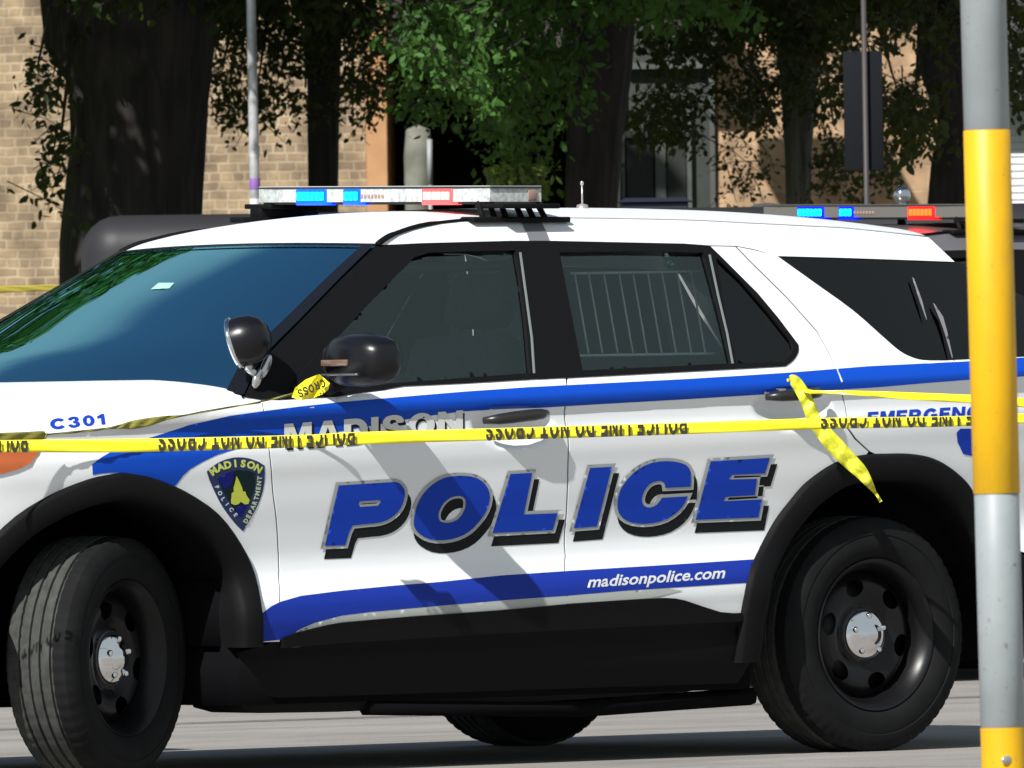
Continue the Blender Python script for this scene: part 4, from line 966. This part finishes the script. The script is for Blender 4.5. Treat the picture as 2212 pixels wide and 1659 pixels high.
RH = Vector((math.cos(TH), -math.sin(TH), 0)); FH = Vector((math.sin(TH), math.cos(TH), 0))
MF = Matrix(((RH.x, FH.x, 0, CAM.x), (RH.y, FH.y, 0, CAM.y), (0, 0, 1, 0), (0, 0, 0, 1)))       # site frame: a = along the facades, b = away from the street
def aof(px, b): return (px-1106)/FPX*b
def zof(px, py, b): return PD(px, py, b).z
def site(a, b, z=0): return MF @ Vector((a, b, z))
def sbox(parent, name, m, a0, a1, b0, b1, z0, z1, r=0):
    mb = MB()
    if r: mb.rbox((a0, b0, z0), (a1, b1, z1), r, MF)
    else: mb.box((a0, b0, z0), (a1, b1, z1), MF)
    return mb.build(name, m, parent, smooth=False)
def brick(name, c1, c2, mortar, bw, bh, ms):
    m = bpy.data.materials.new(name); m.use_nodes = True; n = m.node_tree; b = n.nodes['Principled BSDF']; b.inputs['Roughness'].default_value = .9
    tc = n.nodes.new('ShaderNodeTexCoord'); dt = n.nodes.new('ShaderNodeVectorMath'); dt.operation = 'DOT_PRODUCT'; dt.inputs[1].default_value = RH
    sp_ = n.nodes.new('ShaderNodeSeparateXYZ'); cb = n.nodes.new('ShaderNodeCombineXYZ'); br = n.nodes.new('ShaderNodeTexBrick')
    n.links.new(tc.outputs['Object'], sp_.inputs[0]); n.links.new(tc.outputs['Object'], dt.inputs[0]); n.links.new(dt.outputs['Value'], cb.inputs[0]); n.links.new(sp_.outputs[2], cb.inputs[1])
    br.inputs['Scale'].default_value = 1; br.inputs['Brick Width'].default_value = bw; br.inputs['Row Height'].default_value = bh; br.inputs['Mortar Size'].default_value = ms; br.inputs['Mortar Smooth'].default_value = .3
    br.inputs['Color1'].default_value = (*c1, 1); br.inputs['Color2'].default_value = (*c2, 1); br.inputs['Mortar'].default_value = (*mortar, 1); br.inputs['Bias'].default_value = -.1
    br.offset_frequency = 2; br.squash = .6; br.squash_frequency = 3
    nz = n.nodes.new('ShaderNodeTexNoise'); nz.inputs['Scale'].default_value = 5; nz.inputs['Detail'].default_value = 8; mx = n.nodes.new('ShaderNodeMixRGB'); mx.blend_type = 'MULTIPLY'; mx.inputs[0].default_value = .9
    rp_ = n.nodes.new('ShaderNodeValToRGB'); rp_.color_ramp.elements[0].position = .32; rp_.color_ramp.elements[0].color = (.50, .47, .44, 1); rp_.color_ramp.elements[1].position = .68; rp_.color_ramp.elements[1].color = (1.3, 1.25, 1.15, 1)
    wz = n.nodes.new('ShaderNodeTexNoise'); wz.inputs['Scale'].default_value = 9; wm = n.nodes.new('ShaderNodeVectorMath'); wm.operation = 'MULTIPLY_ADD'; wm.inputs[1].default_value = (.03, .022, 0)
    n.links.new(tc.outputs['Object'], wz.inputs['Vector']); n.links.new(wz.outputs['Color'], wm.inputs[0]); n.links.new(cb.outputs[0], wm.inputs[2])
    n.links.new(wm.outputs[0], br.inputs['Vector']); n.links.new(tc.outputs['Object'], nz.inputs['Vector']); n.links.new(nz.outputs[0], rp_.inputs[0])
    n.links.new(br.outputs['Color'], mx.inputs[1]); n.links.new(rp_.outputs[0], mx.inputs[2]); n.links.new(mx.outputs[0], b.inputs['Base Color'])
    bp = n.nodes.new('ShaderNodeBump'); bp.inputs['Strength'].default_value = .6; bp.inputs['Distance'].default_value = .01; bp.invert = True; n.links.new(br.outputs['Fac'], bp.inputs['Height']); n.links.new(bp.outputs[0], b.inputs['Normal'])
    return m
BR1 = brick('tan_brick', (.38, .285, .185), (.25, .185, .13), (.44, .36, .26), .125, .060, .008)
BR2 = brick('buff_stone', (.44, .30, .19), (.34, .23, .145), (.42, .32, .22), .46, .16, .006)
# boxy dark van parked on the far side of the street
vb = 53.3; v0 = aof(176, vb); vz = zof(330, 463, vb); van = empty('parked_van', site(v0+2.2, vb+.9, 0), 'dark grey van whose rounded roof corner shows behind the windshield, before the massive trunk', 'van')
mb = MB(); mb.rbox((v0, vb, .35), (v0+4.5, vb+1.85, vz), .17, MF, 6); mb.build('body', mat('van_paint', (.026, .025, .028), .5, spec=.25), van)
mb = MB(); mb.rbox((v0-.012, vb+.22, 1.15), (v0+.01, vb+1.63, vz-.22), .01, MF); mb.build('rear_window', PGLASS, van)
for a_ in (.28, 1.75, 3.2): mb = MB(); mb.rbox((v0+a_, vb-.008, 1.15), (v0+a_+1.2, vb+.01, vz-.26), .01, MF); mb.build('side_window', PGLASS, van)
for b_ in (vb+.02, vb+1.68): mb = MB(); mb.rbox((v0-.02, b_, .95), (v0+.03, b_+.14, 1.5), .02, MF); mb.build('tail_light', MATS['tail_red'], van)
for a_ in (.85, 3.7):
    for b_ in (vb+.02, vb+1.6):
        mb = MB(); q_ = MF @ Matrix.Translation((v0+a_, b_, .36)) @ Matrix.Rotation(R(-90), 4, 'X'); mb.lathe([(.0005, .0), (.22, .0), (.24, .03), (.34, .0), (.36, .03), (.36, .2), (.34, .23), (.0005, .23)], q_, 32); mb.build('wheel', RUB, van)
mb = MB(); mb.rbox((v0-.06, vb+.04, .38), (v0+.1, vb+1.8, .6), .03, MF); mb.build('rear_bumper', PLASTIC, van)
BW = 78.0
bA = empty('brick_building', site(aof(400, BW), BW, .13), 'sunlit tan brick building behind the trees at the left', 'building')
sbox(bA, 'brick_wall', BR1, aof(-3600, BW), aof(797, BW), BW, BW+10, .13, 8.2)
sbox(bA, 'corner_pier', mat('orange_stone', (.50, .27, .13), .85, noise=(5, .12)), aof(797, BW)+.003, aof(843, BW), BW-.06, BW+10, .13, 8.2)
sbox(bA, 'cornice', mat('cornice_stone', (.35, .3, .22), .8), aof(-3600, BW)-.2, aof(843, BW)+.2, BW-.25, BW+10.2, 8.2, 8.6)
bB = empty('entrance_block', site(aof(1030, 84), 84, .13), 'dark recessed entrance between the brick building and the grey porch', 'building')
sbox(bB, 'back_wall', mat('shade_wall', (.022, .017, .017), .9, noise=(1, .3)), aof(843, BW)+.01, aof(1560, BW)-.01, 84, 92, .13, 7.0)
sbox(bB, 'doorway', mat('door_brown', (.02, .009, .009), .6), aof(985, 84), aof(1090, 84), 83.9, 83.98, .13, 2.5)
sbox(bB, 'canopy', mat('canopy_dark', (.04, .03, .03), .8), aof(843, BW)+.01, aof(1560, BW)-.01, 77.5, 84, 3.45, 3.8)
cpx = PD(903, 330, 76.5); mb = MB(); mb.lathe([(.16, .13), (.16, .35), (.060, .42), (.055, 1.9), (.085, 2.3), (.090, 2.75), (.075, 2.92), (.0005, 2.95)], Matrix.Translation((cpx.x, cpx.y, 0)), 24)
o = mb.build('stone_pillar', mat('pale_stone', (.17, .17, .14), .9, noise=(7, .35)), None); tag(o, 'pale stone pillar in the shaded entrance beside the brick corner', 'pillar')
px_ = PD(929, 395, 75); mb = MB(); mb.tube([(px_.x, px_.y, .13), (px_.x, px_.y, px_.z)], .012, 8); mb.tube([(px_.x, px_.y, px_.z-.01), (px_.x, px_.y, px_.z+.27)], .017, 8); o = mb.build('marker_post', mat('marker_white', (.3, .32, .32), .5), None); tag(o, 'thin pale marker post just right of the stone pillar', 'post')
# grey porch building
DG = 71.0
bC = empty('grey_porch', site(aof(1450, DG), DG, .13), 'grey wooden porch in the shade between two tree trunks', 'building')
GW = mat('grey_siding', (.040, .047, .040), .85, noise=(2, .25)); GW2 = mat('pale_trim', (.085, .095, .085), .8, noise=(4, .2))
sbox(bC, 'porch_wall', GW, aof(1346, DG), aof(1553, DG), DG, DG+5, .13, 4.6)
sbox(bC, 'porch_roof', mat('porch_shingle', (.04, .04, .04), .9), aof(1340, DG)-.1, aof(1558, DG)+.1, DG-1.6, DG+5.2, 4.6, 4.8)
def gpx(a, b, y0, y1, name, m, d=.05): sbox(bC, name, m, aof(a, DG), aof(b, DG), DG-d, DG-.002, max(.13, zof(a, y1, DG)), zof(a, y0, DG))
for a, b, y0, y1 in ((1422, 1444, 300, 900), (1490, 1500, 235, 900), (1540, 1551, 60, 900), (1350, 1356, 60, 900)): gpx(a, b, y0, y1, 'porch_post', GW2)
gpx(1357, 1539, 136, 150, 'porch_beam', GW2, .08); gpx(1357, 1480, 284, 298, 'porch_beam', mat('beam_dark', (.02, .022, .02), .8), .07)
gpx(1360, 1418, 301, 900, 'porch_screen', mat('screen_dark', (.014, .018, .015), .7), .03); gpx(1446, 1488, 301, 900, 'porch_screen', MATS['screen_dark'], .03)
# buff building at the right
bD = empty('buff_building', site(aof(1830, BW), BW, .13), 'sunlit buff stone building behind the leaves at the right', 'building')
sbox(bD, 'stone_wall', BR2, aof(1560, BW), aof(2120, BW), BW, BW+10, .13, 7.8)
sbox(bD, 'cornice', MATS['cornice_stone'], aof(1560, BW)-.2, aof(2120, BW)+.2, BW-.25, BW+10.2, 7.8, 8.2)
# white sided house at the right edge
HW = 76.0; a0, a1 = aof(2186, HW), aof(2186, HW)+9; zt = zof(2194, 226, HW)
bE = empty('white_house', site(a0, HW, .13), 'white house with horizontal siding at the right edge', 'house')
mb = MB(); z_ = .3; prof_ = []
while z_ < zt: prof_ += [(0, z_), (-.016, z_+.003), (-.006, z_+.043)]; z_ += .045
V = []
for d_, z in prof_: V += [site(a0, HW+d_, z), site(a1, HW+d_, z)]
mb.add(V, [(2*i, 2*i+1, 2*i+3, 2*i+2) for i in range(len(prof_)-1)]); mb.box((a0+.001, HW+.01, .13), (a1, HW+6, zt), MF); mb.build('siding', mat('white_siding', (.72, .72, .74), .6), bE, smooth=False)
mb = MB(); mb.add([MF @ Vector(p) for p in ((a0-.25, HW-.3, zt), (a1+.3, HW-.3, zt), (a1+.3, HW+3, zt+2), (a0-.25, HW+3, zt+2), (a0-.25, HW+6.3, zt), (a1+.3, HW+6.3, zt))], [(0, 1, 2, 3), (3, 2, 5, 4), (0, 3, 4), (1, 5, 2), (0, 4, 5, 1)]); mb.build('roof', mat('shingle', (.05, .05, .05), .9), bE, smooth=False)

# ------------------------------------------------------------------ trees
LEAFD = mat('leaf_dark', (.022, .040, .009), .6, spec=.3, noise=(5, .45)); LEAFG = mat('leaf_green', (.05, .13, .022), .6, spec=.3, noise=(5, .45)); LEAFY = mat('leaf_yellow_green', (.12, .17, .02), .5, noise=(6, .4))
for m_ in (LEAFD, LEAFG, LEAFY):
    b_ = m_.node_tree.nodes['Principled BSDF']; b_.inputs['Transmission Weight'].default_value = 0; b_.inputs['Subsurface Weight'].default_value = 0
for m_ in (LEAFD, LEAFG, LEAFY):
    n_ = m_.node_tree; b_ = n_.nodes['Principled BSDF']; o_ = [q for q in n_.nodes if q.type == 'OUTPUT_MATERIAL'][0]; tl = n_.nodes.new('ShaderNodeBsdfTranslucent'); mx_ = n_.nodes.new('ShaderNodeMixShader'); mx_.inputs[0].default_value = .35
    tl.inputs[0].default_value = (.10, .16, .015, 1) if m_ != LEAFD else (.13, .13, .014, 1)
    n_.links.new(b_.outputs[0], mx_.inputs[1]); n_.links.new(tl.outputs[0], mx_.inputs[2]); n_.links.new(mx_.outputs[0], o_.inputs[0])
def bark(name, c):
    m = bpy.data.materials.new(name); m.use_nodes = True; n = m.node_tree; b = n.nodes['Principled BSDF']; b.inputs['Roughness'].default_value = .95
    tc = n.nodes.new('ShaderNodeTexCoord'); mp = n.nodes.new('ShaderNodeMapping'); mp.inputs['Scale'].default_value = (14, 14, 2.2); nz = n.nodes.new('ShaderNodeTexNoise'); nz.inputs['Scale'].default_value = 1; nz.inputs['Detail'].default_value = 8; nz.inputs['Distortion'].default_value = .6
    cr = n.nodes.new('ShaderNodeValToRGB'); cr.color_ramp.elements[0].position = .35; cr.color_ramp.elements[1].position = .68
    cr.color_ramp.elements[0].color = (c[0]*.45, c[1]*.45, c[2]*.45, 1); cr.color_ramp.elements[1].color = (c[0]*1.5, c[1]*1.5, c[2]*1.5, 1)
    bp = n.nodes.new('ShaderNodeBump'); bp.inputs['Strength'].default_value = 1; bp.inputs['Distance'].default_value = .04
    n.links.new(tc.outputs['Object'], mp.inputs[0]); n.links.new(mp.outputs[0], nz.inputs['Vector']); n.links.new(nz.outputs[0], cr.inputs[0]); n.links.new(cr.outputs[0], b.inputs['Base Color']); n.links.new(nz.outputs[0], bp.inputs['Height']); n.links.new(bp.outputs[0], b.inputs['Normal'])
    return m
BARK = bark('bark_brown', (.022, .018, .017)); BARKG = bark('bark_grey', (.09, .088, .07))
def leaf(V, F, p, s, rng, droop=.6):
    a = rng.uniform(0, 2*math.pi); el = rng.uniform(-1.2, .25)-droop*.3
    d = Vector((math.cos(a)*math.cos(el), math.sin(a)*math.cos(el), math.sin(el))); q = Vector((rng.gauss(0, 1), rng.gauss(0, 1), rng.gauss(0, 1)))
    w_ = d.cross(q).normalized(); up = w_.cross(d); n = len(V); L = s*rng.choice((.55, .8, 1, 1.35))*rng.uniform(.8, 1.2); wd = L*rng.uniform(.2, .34)
    V += [p, p+d*L*.35+w_*wd+up*wd*.25, p+d*L*.75+w_*wd*.7+up*wd*.2, p+d*L, p+d*L*.75-w_*wd*.7+up*wd*.2, p+d*L*.35-w_*wd+up*wd*.25, p+d*L*.5]
    F += [(n, n+1, n+6), (n+1, n+2, n+6), (n+2, n+3, n+6), (n+3, n+4, n+6), (n+4, n+5, n+6), (n+5, n, n+6)]
def tree(name, label, dist, px, prof, lowz, zones, crown, barkm, leafm, lean=0, seed=1, group=None):
    """prof: list of (pixel y, left x, right x) of the visible trunk"""
    rng = random.Random(seed); pts = []; rad = []
    for y, xl, xr in prof:
        pts.append(PD((xl+xr)/2, y, dist)); rad.append((xr-xl)/2*dist/FPX)
    b = pts[-1].copy(); b.z = .13; root = empty(name, b, label, 'tree', group)
    n_ = max(1, int((pts[-1].z-.13)/.25)); low = [pts[-1].lerp(Vector((pts[-1].x, pts[-1].y, .13)), i/n_) for i in range(1, n_+1)]
    lr = [rad[-1]*(1+.35*(i/n_)**2.5) for i in range(1, n_+1)]
    top = [pts[0]+Vector((lean*.3*k, .05*k, .5*k)) for k in range(1, 8)]; tr = [rad[0]*(1-.10*k) for k in range(1, 8)]
    P = top[::-1]+pts+low; Rr = tr[::-1]+rad+lr
    # trunk with furrowed outline
    V = []; NB = 40; Pd = []; Rd = []
    for i in range(len(P)-1):
        for j in range(4): Pd.append(P[i].lerp(P[i+1], j/4)); Rd.append(Rr[i]+(Rr[i+1]-Rr[i])*j/4)
    Pd.append(P[-1]); Rd.append(Rr[-1]); ph = [rng.uniform(0, 6.28) for _ in range(8)]
    for i, (p, r) in enumerate(zip(Pd, Rd)):
        for j in range(NB):
            q = 2*math.pi*j/NB; k = 1+.05*math.sin(5*q+ph[0]+i*.05)+.03*math.sin(11*q+ph[1]+i*.12)+.025*math.sin(17*q+ph[2]-i*.2)+.04*math.sin(2*q+ph[3]+i*.1)
            V.append(p+Vector((math.cos(q), math.sin(q), 0))*r*k)
    F = [(i*NB+j, (i+1)*NB+j, (i+1)*NB+(j+1) % NB, i*NB+(j+1) % NB) for i in range(len(Pd)-1) for j in range(NB)]
    mk('trunk', V, F, barkm, root)
    # limbs and crown
    (cz0, cz1, cr, cn, cs) = crown; tpt = P[0]; mbL = MB(); cc = Vector((tpt.x-.63*1.2, tpt.y-.777*1.2, (cz0+cz1)/2)); ends = []
    for k in range(9):
        a = 2*math.pi*k/9+rng.uniform(-.3, .3); st = P[min(6, len(P)-1)].lerp(P[0], rng.random()); e = Vector((cc.x+math.cos(a)*cr*.7, cc.y+math.sin(a)*cr*.7, rng.uniform(cz0+.6, cz1-.6)))
        mid = st.lerp(e, .5)+Vector((0, 0, .4)); mbL.tube([st, mid, e], [Rr[0]*.5, Rr[0]*.3, Rr[0]*.08], 7); ends.append((mid, e))
    V = []; F = []
    blobs = []
    for k in range(46):
        while True:
            v = Vector((rng.uniform(-1, 1), rng.uniform(-1, 1), rng.uniform(-1, 1)))
            if .3 < v.length < 1: break
        blobs.append((cc+Vector((v.x*cr, v.y*cr, v.z*(cz1-cz0)/2)), rng.uniform(.16, .32)*cr))
    for k in range(cn):
        c, r = blobs[rng.randrange(len(blobs))]; v = Vector((rng.gauss(0, .45), rng.gauss(0, .45), rng.gauss(0, .38)))*r
        if (c+v).z < 3.62: continue
        leaf(V, F, c+v, cs, rng)
    # hanging sprays seen in the photograph
    pxc = pix(pts[0])[0]
    for t in range(3 if px < 400 else 0, 9): zones = zones+[(pxc-280+70*t, rng.uniform(-40, 4), 60, 32, 230, .055, rng.uniform(-1.5, 2.5))]
    for (cx, cy, rx_, ry_, cnt, sz, dd) in zones:
        nb = max(2, int(cnt/26)); 
        for t in range(nb):
            a = rng.uniform(0, 6.28); r = math.sqrt(rng.random()); q = PD(cx+rx_*r*math.cos(a), cy+ry_*r*math.sin(a)*1.0, dist+dd+rng.uniform(-.7, .7))
            sg = rng.choice((-1, 1)); sd_ = Vector((rng.uniform(-.26, .26), rng.uniform(-.2, .2), rng.uniform(.0, .16))); st = q+sd_*.8; tip = q-sd_*.7-Vector((0, 0, .05)); mbL.tube([st, q, tip], [.004, .003, .0015], 4, False)
            for k in range(26):
                f = rng.random(); base_ = st.lerp(tip, f)+Vector((rng.gauss(0, .035), rng.gauss(0, .035), rng.gauss(0, .03))); leaf(V, F, base_, sz, rng)
        q = PD(cx, cy-ry_, dist+dd); mbL.tube([P[5], q.lerp(P[5], .5)+Vector((0, 0, .25)), q], [.03, .02, .006], 6)
    mbL.build('branches', barkm, root); mk('crown', V, F, leafm, root)
    return root
G_ = 'street trees in front of the buildings'
tree('street_tree', 'massive dark leaning trunk at the left, nearest the brick wall', 62, 300, [(0, 88, 462), (100, 96, 456), (180, 150, 450), (300, 156, 436), (420, 143, 424), (520, 132, 418), (700, 128, 420)], 0,
     [(120, 130, 40, 60, 160, .05, -.6), (80, 190, 45, 40, 110, .05, -.6), (120, 290, 35, 60, 160, .05, -.6), (125, 400, 25, 50, 110, .05, -.6)], (3.35, 8.6, 3.6, 26000, .19), BARK, LEAFD, seed=3, group=None)
tree('street_tree', 'slim straight dark trunk behind the blue end of the light bar', 64, 697, [(0, 662, 736), (200, 665, 730), (430, 667, 728), (700, 664, 730)], 0,
     [(520, 60, 80, 80, 1300, .036, -.4), (480, 190, 40, 45, 360, .036, -.4), (560, 215, 60, 50, 560, .036, -.4), (640, 90, 80, 80, 1100, .036, -.4), (770, 80, 75, 90, 1200, .036, -.4), (790, 190, 50, 60, 600, .036, -.4), (660, 220, 60, 30, 160, .045, -.4)], (3.3, 7.8, 2.9, 18000, .19), BARK, LEAFD, seed=5)
tree('street_tree', 'thick dark trunk right of the light bar with bright green sprays to its left', 60, 1285, [(0, 1215, 1375), (150, 1222, 1364), (300, 1226, 1342), (440, 1222, 1332), (700, 1218, 1335)], 0,
     [(960, 60, 100, 70, 900, .05, -2.2), (1000, 150, 90, 80, 900, .05, -2.2), (900, 90, 40, 90, 260, .05, -2.2), (900, 205, 50, 50, 180, .05, -1.5), (1100, 100, 100, 110, 1200, .05, -1.2), (1120, 250, 90, 60, 500, .042, -.9), (1110, 345, 60, 40, 260, .042, -.9), (1060, 220, 60, 50, 250, .05, -1.2), (1200, 120, 60, 120, 500, .05, -.5)], (3.2, 8.2, 3.2, 22000, .19), BARK, LEAFG, seed=8)
tree('street_tree', 'grey-green trunk of a leafy tree behind the rear of the roof', 63, 1720, [(0, 1672, 1790), (200, 1686, 1762), (330, 1694, 1752), (450, 1697, 1750), (700, 1694, 1754)], 0,
     [(1620, 40, 80, 50, 800, .038, -.4), (1480, 60, 120, 70, 900, .05, -.6), (1455, 225, 85, 80, 1100, .04, -.6), (1625, 205, 65, 70, 900, .036, -.4), (1610, 350, 60, 60, 300, .030, .4), (1750, 110, 90, 120, 1500, .04, -.5), (1880, 40, 110, 50, 560, .04, -.5), (1880, 200, 90, 80, 620, .038, .3), (1800, 330, 60, 60, 420, .038, -.3), (1870, 362, 120, 26, 330, .036, -.3), (1940, 260, 45, 60, 330, .048, -.2)], (3.3, 8.0, 3.0, 20000, .19), BARKG, LEAFD, seed=11)
tree('street_tree', 'black trunk standing against the left side of the striped pole', 60, 2070, [(0, 1990, 2140), (150, 1992, 2135), (280, 2034, 2132), (340, 2018, 2128), (450, 2008, 2126), (700, 2004, 2130)], 0,
     [(1990, 50, 70, 40, 260, .05, -.6), (1985, 215, 50, 40, 300, .05, -.6), (1975, 290, 35, 40, 160, .05, -.6), (2200, 80, 50, 90, 500, .05, -.4), (2200, 190, 30, 40, 150, .05, -.4)], (3.3, 8.0, 3.0, 18000, .19), BARK, LEAFD, seed=14)
# lamp post with stickers
lp = PD(556, 400, 59); mb = MB(); mb.tube([(lp.x, lp.y, .13), (lp.x-.02, lp.y, 2.6), (lp.x-.05, lp.y, 7)], [.028, .024, .02], 16)
o = empty('lamp_post', (lp.x, lp.y, .13), 'slim pale metal post with stickers beside the massive trunk', 'lamp post'); mb.build('shaft', mat('galvanised', (.5, .5, .52), .35, metal=.3, noise=(12, .3)), o)
for z, c_ in ((2.38, (.6, .6, .62)), (2.22, (.25, .12, .4)), (2.12, (.65, .65, .7)), (2.01, (.3, .3, .35))):
    mb = MB(); mb.lathe([(.0262, 0), (.0265, .001), (.0265, .055), (.0262, .056)], Matrix.Translation((lp.x-.016, lp.y, z)), 20); mb.build('sticker', mat('sticker%d' % int(z*100), c_, .5), o)
mb = MB(); mb.rbox((lp.x-.3, lp.y-.08, 7), (lp.x+.3, lp.y+.08, 7.12), .03); mb.build('lamp_head', mat('lamp_grey', (.3, .3, .3), .4), o)
# sign seen from behind
sp0 = PD(1874, 400, 57); o = empty('street_sign', (sp0.x, sp0.y, 0), 'narrow dark sign seen from behind on a thin post', 'sign')
mb = MB(); mb.tube([(sp0.x, sp0.y, 0), (sp0.x-.01, sp0.y, 3.2)], .013, 10); mb.build('post', mat('post_dark', (.05, .045, .045), .6), o)
s0 = PD(1831, 112, 57.1); s1 = PD(1915, 368, 57.1); mb = MB(); ang = Matrix.Translation((sp0.x, sp0.y+.02, 0)) @ Matrix.Rotation(R(-39), 4, 'Z')
mb.rbox((-.094, 0, s1.z), (.090, .006, s0.z), .002, ang); mb.build('sign_panel', mat('sign_back', (.012, .013, .016), .8, spec=.08), o)
# boxes behind the roof
c = PD(1414, 428, 58); mb = MB(); q_ = Matrix.Translation((c.x, c.y, 0)) @ Matrix.Rotation(R(-39), 4, 'Z'); mb.rbox((-.16, -.13, .0), (.16, .13, c.z-.02), .01, q_); mb.add([q_ @ Vector(p) for p in ((-.18,-.15,c.z-.02),(.18,-.15,c.z-.02),(.18,.15,c.z-.02),(-.18,.15,c.z-.02),(-.14,-.11,c.z),(.14,-.11,c.z),(.14,.11,c.z),(-.14,.11,c.z))], [(0,1,5,4),(1,2,6,5),(2,3,7,6),(3,0,4,7),(4,5,6,7),(3,2,1,0)])
o = mb.build('utility_cabinet', mat('cabinet_navy', (.018, .02, .04), .5), None, smooth=False); tag(o, 'dark navy cabinet rising behind the middle of the roof', 'cabinet')
c = PD(1655, 438, 58); mb = MB(); q_ = Matrix.Translation((c.x, c.y, c.z-.10)) ; mb.lathe([(.0005, .10), (.05, .095), (.09, .075), (.115, .03), (.12, -.05), (.12, -c.z+.10)], q_, 24); o = mb.build('domed_bin', mat('bin_grey', (.06, .062, .065), .6), None); tag(o, 'grey domed bin just behind the roof beside the grey-green trunk', 'bin')

# yellow-green shrub low behind the light bar
rng = random.Random(21); V = []; F = []; mb = MB(); c = PD(1120, 372, 58.2)
for k in range(900):
    a = rng.uniform(0, 6.28); q = PD(1120+rng.gauss(0, 26), 356+abs(rng.gauss(0, 34)), 58.2+rng.uniform(-.3, .3)); leaf(V, F, q, .05, rng)
root = empty('shrub', (c.x, c.y, .13), 'yellow-green shrub low behind the right half of the light bar', 'shrub'); mk('foliage', V, F, LEAFY, root)
for k in range(7): mb.tube([(c.x+rng.uniform(-.05, .05), c.y, .13), PD(1120+rng.uniform(-50, 50), 400, 58.2), PD(1120+rng.uniform(-60, 60), 360, 58.2)], [.012, .008, .004], 5)
mb.build('stems', BARK, root)
# tall tree left of the photograph, seen mirrored in the windshield
rng = random.Random(33); b = Vector((12.6, 23.5, .13)); V = []; F = []; mb = MB(); mb.tube([b, b+Vector((.1, 0, 3)), b+Vector((0, .1, 7)), b+Vector((0, .1, 10.5))], [.35, .28, .18, .05], 16)
for k in range(10):
    a = k*.63*3; z = 4+k*.6; mb.tube([b+Vector((0, 0, z)), b+Vector((math.cos(a)*1.6, math.sin(a)*1.6, z+.8)), b+Vector((math.cos(a)*3.2, math.sin(a)*3.2, z+1.2))], [.1, .06, .02], 6)
for k in range(9000):
    a = rng.uniform(0, 6.28); h = rng.random(); r = 4.4*math.sqrt(rng.random())*math.sin(math.pi*(.12+.80*h)); leaf(V, F, b+Vector((math.cos(a)*r, math.sin(a)*r, 2.6+h*9.4+.4*math.sin(a*3))), .30, rng)
root = empty('street_tree', b, 'tall green tree beyond the left edge, mirrored in the windshield', 'tree'); mb.build('trunk', BARK, root); mk('crown', V, F, LEAFG, root)
for o in [q for q in bpy.data.objects if q.parent is None]:
    k = o.name.split('.')[0]
    if k == 'street_tree': o['group'] = 'street trees in front of the buildings'
    if k == 'barrier_tape': o['group'] = 'strips of yellow barrier tape'
